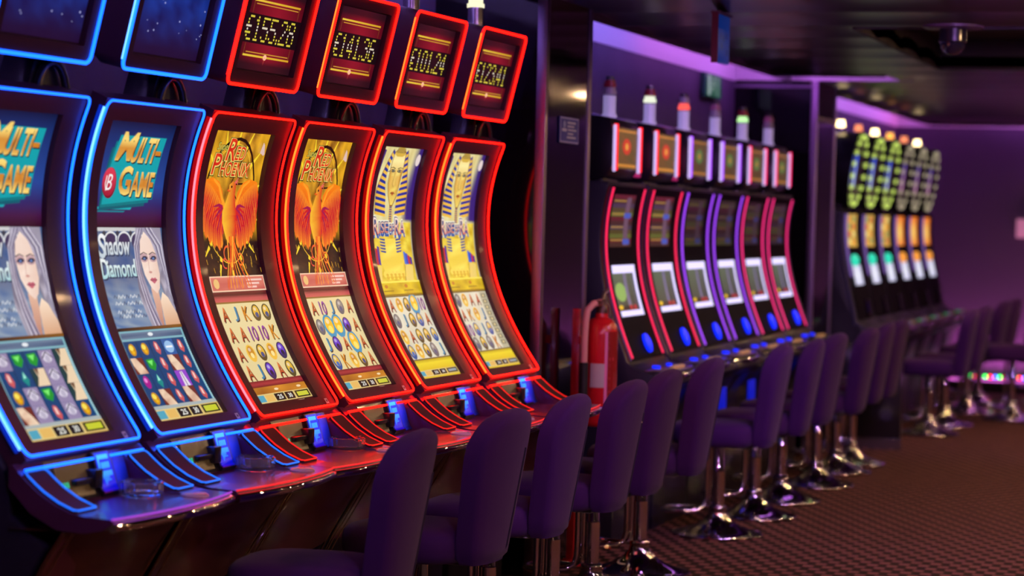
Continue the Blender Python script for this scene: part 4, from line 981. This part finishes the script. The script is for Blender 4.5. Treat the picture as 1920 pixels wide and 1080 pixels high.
def f_base(b): b.lathe([(.001, 0), (.209, 0), (.2145, .003), (.2165, .008), (.2145, .013), (.209, .016), (.200, .017), (.165, .027), (.11, .046), (.07, .070), (.046, .098), (.040, .118), (.042, .122), (.043, .128), (.042, .134), (.038, .139), (.034, .14), (.001, .14)], 48)
def f_pole(b): b.lathe([(.029, .12), (.029, .30), (.0285, .30), (.026, .304), (.026, .43)], 24)
def f_plate_s(b): b.lathe([(.09, .415), (.09, .427), (.001, .427)], 24)
def f_foot(b):
    p = [(-.050, .035, .43), (-.050, .035, .24), (-.052, .036, .17), (-.060, .045, .135), (-.085, .065, .118), (-.13, .095, .115), (-.18, .105, .115), (-.225, .09, .115), (-.25, .055, .115), (-.258, 0, .115)]
    q = p+[(x, -y, z) for x, y, z in p[-2::-1]]
    b.tube(q, .0105, 10)
def stool(x, y, rz, label, group, sc=1.0):
    r = thing('bar_stool', label, 'stool', (x, y, 0), rz, group); r.scale = (1, 1, sc)
    part('base', 'sbase', f_base, M_chrome, r, 50); part('pole', 'spole', f_pole, M_chrome, r, 50); part('footrest', 'sfoot', f_foot, M_chrome, r, 60)
    s = part('seat', 'sseat', f_seat, M_fabric, r, 60); part('seat_plate', 'splate', f_plate_s, M_black, r, 40)
    bk = part('backrest', 'sback', f_back, M_fabric, r, 60); part('piping', 'spip', f_piping, M_seam, bk, 60)
    part('back_support', 'ssup', lambda b: b.tube([(.05, 0, .420), (.14, 0, .418), (.20, 0, .45)], .014, 8), M_black, r, 60)
    return r
g1, g2, g3 = 'purple stools at the near bank', 'purple stools at the middle bank', 'purple stools at the far bank'
STOOLS = [(-2.50, 6.15, .10, 'purple velour stool nearest the camera, only its seat and backrest in view', g1, .985), (-2.50, 7.02, -.06, 'purple velour stool second nearest the camera, right behind the first', g1, .985),
          (-2.50, 7.70, .03, 'purple velour stool third nearest, its chrome pole just showing at the bottom edge', g1, .985), (-2.50, 8.46, .0, 'purple velour stool with a small fleck on its back, fourth nearest', g1, .99),
          (-2.50, 9.00, .02, 'purple velour stool partly hidden behind the fourth nearest, before the extinguisher', g1, 1.0), (-2.50, 9.74, .05, 'purple velour stool sixth nearest, last one before the wide gap in the row', g1, 1.01),
          (-2.475, 11.10, .06, 'purple velour stool after the wide gap, its chrome base disc fully in view', g2, 1.01), (-2.465, 11.88, .10, 'purple velour stool second after the wide gap in the row', g2, 1.0),
          (-2.48, 12.62, -.05, 'purple velour stool third after the wide gap in the row', g2, 1.0), (-2.445, 13.46, .0, 'purple velour stool fourth after the wide gap in the row', g2, 1.0),
          (-2.475, 14.25, .04, 'purple velour stool fifth after the wide gap, beside the far dark pillar', g2, 1.0), (-2.475, 14.80, .0, 'purple velour stool closest to the black end panel of the far bank', g2, 1.0),
          (-2.33, 17.20, .05, 'purple stool in front of the far bank, its wide seat seen from the side', g3, 1.0), (-2.33, 18.05, .0, 'purple stool second in front of the far bank', g3, 1.0),
          (-2.33, 19.35, -.04, 'purple stool third in front of the far bank', g3, 1.0), (-2.33, 20.15, .0, 'purple stool fourth in front of the far bank', g3, 1.0)]
for k, st in enumerate(STOOLS):
    r_ = stool(*st)
    if k == 3: part('lint_fleck', 'fleck', lambda b: b.lathe([(.001, 0), (.0035, .0005), (.0025, .0018), (.001, .002)], 8), mat('lint_pale', (.6, .45, .3), .8), [c for c in r_.children if c.name.startswith('backrest')][0], 40, loc=back_pt(.745, 1.25)+Vector((.0004, 0, 0)), rot=(0, math.pi/2, 0))
stool(-1.92, 18.80, .1, 'dark stool on a black post standing before the pink-lit back wall', None, 1.1)
stool(-1.82, 20.9, .0, 'dark stool cut by the right edge before the pink-lit back wall', None, 1.14)

# ---------------------------------------------------------------- fittings
# fire extinguisher on a red stand against the mirror pillar
EX, EY = -2.715, 9.83
st = thing('extinguisher_stand', 'red post stand with a round foot under the fire extinguisher', 'stand', (EX-.108, EY, 0))
part('foot_plate', 'efp', lambda b: b.lathe([(.046, 0), (.046, .012), (.03, .03), (.001, .03)], 32), M_red, st, 40)
part('post', 'epost', lambda b: b.box(-.016, .016, -.016, .016, .02, 1.09), M_red, st, 30, .004)
for z0 in (.70, .94): part('bracket', 'ebr%.1f' % z0, lambda b: b.box(.014, .036, -.02, .02, z0, z0+.035), M_red, st, 30)
ex = thing('fire_extinguisher', 'red fire extinguisher with a pale hose and printed label by the mirror pillar', 'fire extinguisher', (EX, EY, .60))
cyl = part('cylinder', 'ecyl', lambda b: b.lathe([(.001, 0), (.060, 0), (.068, .008), (.070, .02), (.070, .385), (.066, .42), (.050, .447), (.028, .458), (.026, .475), (.001, .475)], 40), M_red, ex, 40)
a = Art(1.0)
a.grid(0, 0, 1, 1, 10, 4, S(150, 10, 20), 0)
a.rect(0, 0, .14, 1, S(235, 130, 190), 1)
for k in range(3): a.rect(.2, .04+.06*k, .95, .075+.06*k, S(235, 150, 175), 1)
for k in range(6): a.rect(.25, .28+.07*k, .5+.4*((k*7) % 5)/5, .31+.07*k, S(214, 70, 90), 1)
a.rect(.55, .44, .9, .75, S(225, 120, 130), 1); a.ell(.72, .9, .25, .09, S(235, 170, 130), 1)
a.build('label', lambda u, v, h: Vector(((.0712+h)*math.cos(-1.05+1.25*u), (.0712+h)*math.sin(-1.05+1.25*u), .40-.39*v)), M_sign, cyl)
part('paper_tag', 'etag', lambda b: b.grid(lambda u, v: (.0722*math.cos(u), .0722*math.sin(u), v), zs(-1.9, -1.05, 8), [.165, .265]), mat('paper_grey', (.55, .50, .52), .7), cyl, 40)
part('valve', 'evl', lambda b: (b.lathe([(.024, .475), (.024, .50), (.016, .51), (.016, .535), (.001, .535)], 20), b.box(-.012, .012, -.055, .03, .512, .53)), mat('valve_dark_brass', (.10, .06, .05), .35, .7), ex, 40)
part('handle', 'ehd', lambda b: (b.tube([(0, .0, .53), (.0, .03, .56), (0, .09, .57)], .008, 6), b.tube([(0, .02, .53), (.01, .06, .50), (.01, .075, .46)], .008, 6)), mat('handle_steel', (.5, .38, .38), .3, .9), ex, 60)
hs = part('hose', 'ehs', lambda b: b.tube([(0, -.02, .52), (-.02, -.06, .515), (-.038, -.085, .49), (-.042, -.097, .44), (-.044, -.10, .36), (-.044, -.10, .26)], .015, 12), M_pink, ex, 60)
part('hose_grip', 'ehg', lambda b: b.tube([(-.044, -.10, .27), (-.044, -.10, .14), (-.044, -.10, .10)], .019, 12), M_rubber, hs, 60)
part('nozzle', 'enz', lambda b: b.tube([(-.044, -.10, .11), (-.044, -.10, .0)], .010, 10), M_rubber, hs, 60)

# small blue notice on the pillar
nt_ = thing('notice_plaque', 'small blue notice with white lines and border on the mirror pillar', 'sign', (-2.868, 9.775, 1.84))
part('board', 'npb', lambda b: b.box(0, .006, -.14, .14, -.055, .055), mat('sign_blue_board', (.03, .05, .30), .4), nt_, 30, .002)
a = Art(2.5); a.rect(0, 0, 1, 1, S(175, 180, 235), 0); a.rect(.03, .06, .97, .94, S(18, 30, 175), 1)
for (x0, y0, x1, y1) in ((.38, .16, .82, .24), (.38, .31, .74, .38), (.10, .44, .34, .56), (.40, .45, .86, .52), (.40, .60, .70, .67), (.36, .74, .84, .82)): a.rect(x0, y0, x1, y1, S(205, 210, 235), 2)
a.ell(.22, .28, .07, .14, S(150, 165, 220), 2)
a.build('notice_print', lambda u, v, h: Vector((.0062+h, -.138+.276*u, .053-.106*v)), M_sign, nt_)
# green exit sign under the cove
sg = thing('exit_sign', 'green emergency exit sign with a white figure, under the violet cove', 'sign', (-3.325, 14.41, 2.222))
part('sign_box', 'xbox', lambda b: b.box(-.018, .012, -.21, .21, 0, .145), mat('exit_housing_green', (.02, .12, .08), .4), sg, 30, .003)
a = Art(2.9); a.rect(0, 0, 1, 1, S(10, 70, 50), 0)
a.rect(.14, .05, .30, .95, S(140, 160, 158), 1); a.rect(.72, .05, .86, .95, S(85, 115, 105), 1)
a.ell(.54, .18, .045, .10, S(135, 160, 150), 1); a.line([(.53, .28), (.48, .55), (.58, .72), (.55, .9)], .10, S(135, 160, 150), 1); a.line([(.38, .45), (.5, .36), (.64, .46)], .07, S(135, 160, 150), 1); a.line([(.48, .55), (.38, .7), (.34, .68)], .08, S(135, 160, 150), 1)
a.build('exit_pictogram', lambda u, v, h: Vector((.0125+h, -.205+.41*u, .14-.135*v)), screen_mat('exit_lit', 1.0), sg)
# blue hanging sign
hb = thing('hanging_sign', 'blue hanging sign with faint lettering below the dark ceiling', 'sign', (-2.33, 10.25, 2.375))
part('sign_panel', 'hsp', lambda b: b.box(-.012, .012, -.115, .115, -.218, -.012), mat('sign_deep_blue', (.004, .045, .26), .35, emit=(.002, .03, .20), strength=.5), hb, 30, .003)
part('sign_edge', 'hse', lambda b: b.box(-.014, .014, -.125, -.115, -.222, -.006), mat('edge_maroon', (.16, .04, .07), .4), hb, 30)
part('ceiling_rail', 'hsr', lambda b: b.box(-.02, .02, -.12, .13, -.014, 0), mat('rail_grey', (.2, .16, .2), .4), hb, 30)
a = Art(1.1)
for (x, y) in ((.2, .38), (.45, .42), (.7, .36), (.3, .6), (.78, .7)): a.rect(x, y, x+.08, y+.13, S(60, 62, 110), 0)
a.build('sign_lettering', lambda u, v, h: Vector((.0125+h, -.11+.22*u, -.015-.20*v)), M_sign, hb)
# dome camera
dm = thing('dome_camera', 'dark dome security camera hanging under the ceiling beside the recess', 'camera', (-1.40, 10.74, 2.36))
part('mount_plate', 'dmp', lambda b: b.lathe([(.001, 0), (.135, 0), (.135, -.008), (.12, -.014), (.001, -.014)], 40), mat('mount_dusky', (.10, .06, .09), .4), dm, 40)
part('housing', 'dmh', lambda b: b.lathe([(.06, -.012), (.062, -.07), (.056, -.075), (.001, -.075)], 32), M_black, dm, 40)
part('dome', 'dmd', lambda b: b.lathe([(.054*math.cos(t)+.0005, -.075-.054*math.sin(t)) for t in zs(0, math.pi/2, 10)], 32), mat('smoked_dome', (.012, .010, .016), .05, coat=1.0), dm, 60)
part('bracket', 'dmb', lambda b: b.tube([(.03, .06, -.01), (.03, .075, -.05), (.02, .07, -.085)], .006, 6), mat('bracket_bronze', (.25, .14, .08), .3, .8), dm, 60)
# pale notice on the far wall
fw = thing('wall_notice', 'pale pink notice on the far wall at the right edge', 'sign', (-2.09, 21.995, 1.47))
part('board', 'fwb', lambda b: (b.box(-.16, .16, -.008, 0, -.02, .09), b.box(-.16, -.02, -.008, 0, -.08, -.02)), mat('pale_pink_board', (.75, .45, .55), .5, emit=(.5, .22, .32), strength=.35), fw, 30)
part('bright_panel', 'fwp', lambda b: b.box(.02, .17, -.012, -.008, -.045, .015), neon('panel_pink_lit', (.9, .30, .75), .8), fw, 30)

# ---------------------------------------------------------------- room shell
WX, CZ = -3.35, 2.375
M_wall = noise_rough(mat('wall_aubergine', (.080, .055, .108), .7), 4, .6, .8)
M_ceil = mat('ceiling_dark_gloss', (.030, .022, .030), .30, spec=.45)
M_cove = mat('cove_white', (.72, .68, .76), .7)
def carpet():
    m = bpy.data.materials.new('woven_carpet'); m.use_nodes = True; nt = m.node_tree; p = nt.nodes['Principled BSDF']
    tc = nt.nodes.new('ShaderNodeTexCoord'); br = nt.nodes.new('ShaderNodeTexBrick')
    br.offset = .5; br.inputs['Scale'].default_value = 1.0; br.inputs['Brick Width'].default_value = .084; br.inputs['Row Height'].default_value = .082
    br.inputs['Mortar Size'].default_value = .023; br.inputs['Mortar Smooth'].default_value = .35
    br.inputs['Color1'].default_value = (.32, .118, .118, 1); br.inputs['Color2'].default_value = (.27, .098, .098, 1); br.inputs['Mortar'].default_value = (.026, .010, .009, 1)
    nt.links.new(tc.outputs['Object'], br.inputs['Vector'])
    n = nt.nodes.new('ShaderNodeTexNoise'); n.inputs['Scale'].default_value = 140; nt.links.new(tc.outputs['Object'], n.inputs['Vector'])
    mx = nt.nodes.new('ShaderNodeMixRGB'); mx.blend_type = 'MULTIPLY'; mx.inputs[0].default_value = .6
    nt.links.new(br.outputs['Color'], mx.inputs[1]); nt.links.new(n.outputs['Color'], mx.inputs[2])
    nt.links.new(mx.outputs[0], p.inputs['Base Color']); p.inputs['Roughness'].default_value = .95; p.inputs['Specular IOR Level'].default_value = .15
    b = nt.nodes.new('ShaderNodeBump'); b.inputs['Strength'].default_value = .2; b.inputs['Distance'].default_value = .004
    nt.links.new(br.outputs['Fac'], b.inputs['Height']); b.invert = True; nt.links.new(b.outputs[0], p.inputs['Normal'])
    return m
def structure(name, fn, m, smooth=None, bevel=0.0):
    b = MB(); fn(b); o = link(name, b.mesh(name, smooth, bevel), m); o['kind'] = 'structure'; return o
XR, YB, YF = 3.2, 22.0, -1.2
structure('floor', lambda b: b.box(WX-.1, XR+.1, YF-.1, YB+.1, -.06, 0), carpet())
structure('wall_left', lambda b: b.box(WX-.1, WX, YF-.1, YB+.1, 0, 2.75), M_wall)
structure('wall_back', lambda b: b.box(WX, XR, YB, YB+.1, 0, 2.75), M_wall)
structure('wall_right', lambda b: b.box(XR, XR+.1, YF-.1, YB+.1, 0, 2.75), M_wall)
structure('wall_front', lambda b: b.box(WX, XR, YF-.1, YF, 0, 2.75), M_wall)
# dark ceiling of bowed panels, cut back along the wall for the light cove and round a square recess
SLOT = -3.0
P1Y0, P1Y1, P1X = 9.43, 10.10, -2.87
P2Y0, P2Y1, P2X = 15.18, 15.86, -2.82
RX0, RY0, RY1, RX1 = -1.89, 11.12, 14.0, 1.4
def cz(y):
    t = ((y-10.28)/.72) % 1.0; return CZ+.030*(1-(2*t-1)**2)-.0
def f_ceiling(b):
    def patch(x0, x1, y0, y1):
        n = max(1, int(round((y1-y0)/.045))); ys = zs(y0, y1, n)
        b.grid(lambda u, v: (u, v, cz(v)), [x0, x1], ys)
        for x in (x0, x1): b.grid(lambda u, v: (x, v, cz(v)+u), [0, .06], ys)
        for y in (y0, y1): b.grid(lambda u, v: (u, y, cz(y)+v), [x0, x1], [0, .06])
    X1 = XR
    patch(SLOT, X1, YF, RY0); patch(SLOT, RX0, RY0, 14.0); patch(RX1, X1, RY0, RY1)
    patch(SLOT, X1, RY1, 14.62); patch(SLOT, X1, 15.18, 21.65)
structure('ceiling', f_ceiling, M_ceil, 25)
structure('trim_7', lambda b: (b.box(SLOT, SLOT+.012, YF, P2Y0, CZ-.008, CZ+.07), b.box(SLOT, SLOT+.012, P2Y1, YB-.35, CZ-.008, CZ+.07), b.box(SLOT, -2.3, 14.61, 14.622, CZ-.008, CZ+.07), b.box(SLOT, XR, 21.64, 21.652, CZ-.008, CZ+.07)), M_black)
structure('trim_1', lambda b: b.box(WX, XR, YF, YB, 2.66, 2.74), M_cove)
structure('trim_4', lambda b: b.box(WX, WX+.006, YF, YB, CZ-.005, 2.66), M_cove)
structure('trim_5', lambda b: b.box(WX, XR, YB-.006, YB, CZ-.005, 2.66), M_cove)
structure('trim_6', lambda b: b.box(WX, P2X+.6, P2Y0-.008, P2Y0-.002, CZ+.001, 2.66), M_cove)
def f_recess(b):
    b.box(RX0-.02, RX0, RY0, RY1, CZ, 2.55); b.box(RX1, RX1+.02, RY0, RY1, CZ, 2.55); b.box(RX0, RX1, RY0-.02, RY0, CZ, 2.55); b.box(RX0, RX1, RY1, RY1+.02, CZ, 2.55); b.box(RX0, RX1, RY0, RY1, 2.55, 2.57)
structure('trim_2', f_recess, mat('recess_lining', (.030, .022, .022), .6))
structure('trim_3', lambda b: (b.box(-2.3, XR, 14.62, 15.18, CZ+.005, CZ+.03),), M_ceil)   # the cross slot ends here
# mirror pillars with steel corner trims
def pillar(n, x, y0, y1, tr):
    o = structure('column' if n == 0 else 'column', lambda b: b.box(WX, x, y0, y1, 0, CZ+.001), M_pillar)
    o.name = 'wall_pillar_%d' % (n+1)
    for yy in (y0-.006, y1-.034):
        b = MB(); b.box(x-.035, x+.007, yy, yy+.040, 0, CZ); c = link('corner_trim', b.mesh('corner_trim', 30, .003), mat('brushed_trim', (.27, .21, .31), .42, 1.0), o)
    return o
pillar(0, P1X, P1Y0, P1Y1, 0); p2 = pillar(1, P2X, P2Y0, P2Y1, 0)
b = MB(); b.box(P2X-.02, P2X+.008, P2Y0, P2Y1, 2.13, 2.15); link('cross_trim', b.mesh('cross_trim'), mat('brushed_trim'), p2)
b = MB(); b.box(WX, P2X, P2Y0-.012, P2Y0+.02, CZ-.045, CZ-.025); link('head_trim', b.mesh('head_trim'), mat('brushed_trim'), p2)
# light strips lying in the cove
def cove(name, label, x0, x1, y0, y1, c, s, z=2.47):
    r = thing(name, label, 'light', ((x0+x1)/2, (y0+y1)/2, z))
    hx, hy = (x1-x0)/2, (y1-y0)/2
    part('light_channel', name+label, lambda b: b.box(-hx, hx, -hy, hy, -.02, -.004), M_white, r, 30)
    part('glowing_strip', name+label+'g', lambda b: b.box(-hx*.8, hx*.8, -hy*.98 if hy > hx else -hy*.8, hy*.98 if hy > hx else hy*.8, -.004, .010), neon('cove_%s' % label[:14], c, s), r, 30)
VIO, MAG, LIL = (.29, .19, .95), (.58, .17, .85), (.34, .15, .95)
CS = 30.0
cove('cove_light', 'violet strip light in the ceiling cove over the near bank', -2.97, -2.93, 2.0, 9.35, (.40, .27, .95), CS*2.3)
cove('cove_light', 'blue-violet strip light in the ceiling cove over the start of the middle bank', -2.97, -2.93, 10.15, 12.6, VIO, CS*1.2)
cove('cove_light', 'magenta strip light in the ceiling cove over the end of the middle bank', -2.97, -2.93, 12.65, 15.1, MAG, CS*1.2)
cove('cove_light', 'magenta strip light in the cross cove before the far pillar', -2.95, -2.4, 14.56, 14.60, MAG, CS*2)
cove('cove_light', 'violet strip light in the ceiling cove over the far bank', -2.97, -2.93, 15.9, 18.6, LIL, CS*1.2)
cove('cove_light', 'lilac strip light in the ceiling cove by the far corner', -2.97, -2.93, 18.65, 21.6, MAG, CS*1.2)
cove('cove_light', 'magenta strip light in the cove along the back wall', -2.9, 2.5, 21.58, 21.62, MAG, CS)
# row of coloured light dots at the foot of the back wall
lr = thing('dot_light_strip', 'row of red, green and blue light dots along the foot of the back wall', 'light', (-2.0, 21.97, .14))
part('rail', 'lrr', lambda b: b.box(-1.2, 3.0, -.02, .02, -.03, -.012), M_black, lr, 30)
ci = {'red': (1, .01, .03), 'green': (.01, .9, .08), 'blue': (.05, .15, 1)}
for k in range(36):
    c = ('red', 'blue', 'green')[k % 3]
    part('light_dot', 'dot'+c, lambda b: b.lathe([(.001, -.012), (.011, -.012), (.011, .006), (.001, .012)], 10), neon('dot_'+c, ci[c], 9.0), lr, 40, loc=(-.95+.043*k, -.02, 0))
wg = thing('wall_washer', 'pink wash light bar on the floor along the back wall', 'light', (-.4, 21.90, .06))
part('bar', 'wgb', lambda b: b.slab([(-2.7, -.05), (2.4, -.05), (2.4, -.03), (-2.7, -.03)], -.06, .045), M_black, wg, 30)
part('lens', 'wgl', lambda b: b.box(-2.65, 2.35, -.024, .015, -.03, -.022), neon('wash_pink', (.85, .16, .62), 230.0), wg, 30)
# downlights over the aisle
def downlight(x, y, label, z=0, s=1250, c=(1, .58, .28)):
    r = thing('downlight', label, 'light', (x, y, z or cz(y)), 0, 'warm downlights in the ceiling')
    part('rim', 'dlr', lambda b: b.lathe([(.032, 0), (.044, 0), (.045, -.006), (.032, -.006), (.032, 0)], 28, caps=False), M_steel, r, 40)
    part('bulb', 'dlb', lambda b: b.lathe([(.001, -.001), (.030, -.001), (.030, -.004), (.001, -.005)], 24), neon('downlight_glow', c, s), r, 40)
downlight(-1.72, 17.1, 'warm downlight seen at the right edge of the far ceiling')
for y in (3.0, 4.5, 6.0, 7.5, 9.0, 10.5, 14.35, 15.9, 17.4, 18.9, 20.4):
    for x in (-.75, 1.2): downlight(x, y, 'warm downlight over the aisle carpet')
for x in (-.9, .6):
    for y in (11.7, 13.3): downlight(x, y, 'warm downlight up inside the square ceiling recess', 2.548)
# violet fill spots added out of view to brighten the stools and carpet
def wash(x, y, label, e, c, tx, ty, tz=.4):
    r = thing('fill_spotlight', label, 'light', (x, y, CZ-.03), 0, 'added violet fill spotlights')
    d = (Vector((tx, ty, tz))-Vector((x, y, CZ-.08))); rot = d.to_track_quat('-Z', 'Y').to_euler()
    can = part('fill_lamp_can', 'wcan', lambda b: b.lathe([(.05, -.03), (.05, .09), (.03, .10), (.001, .10)], 24), M_black, r, 40, loc=(0, 0, -.06), rot=rot)
    l = bpy.data.lights.new('spot', 'SPOT'); l.energy = e; l.color = c; l.spot_size = 1.5; l.spot_blend = .8; l.shadow_soft_size = .05
    o = bpy.data.objects.new('spot', l); COL.objects.link(o); o.parent = r; o.location = (0, 0, -.06); o.rotation_euler = rot
    o.location = Vector((0, 0, -.06))+d.normalized()*.05
WASH = [(-.6, 3.6, -2.2, 6.6), (-.4, 6.6, -2.2, 8.9), (-.4, 9.2, -2.2, 11.6), (-.7, 8.7, -2.2, 14.0), (-.3, 14.4, -2.0, 18.0)]
for x, y, tx, ty in WASH: wash(x, y, 'added violet fill spotlight, out of view over the aisle', 75, (.60, .27, 1.0), tx, ty)
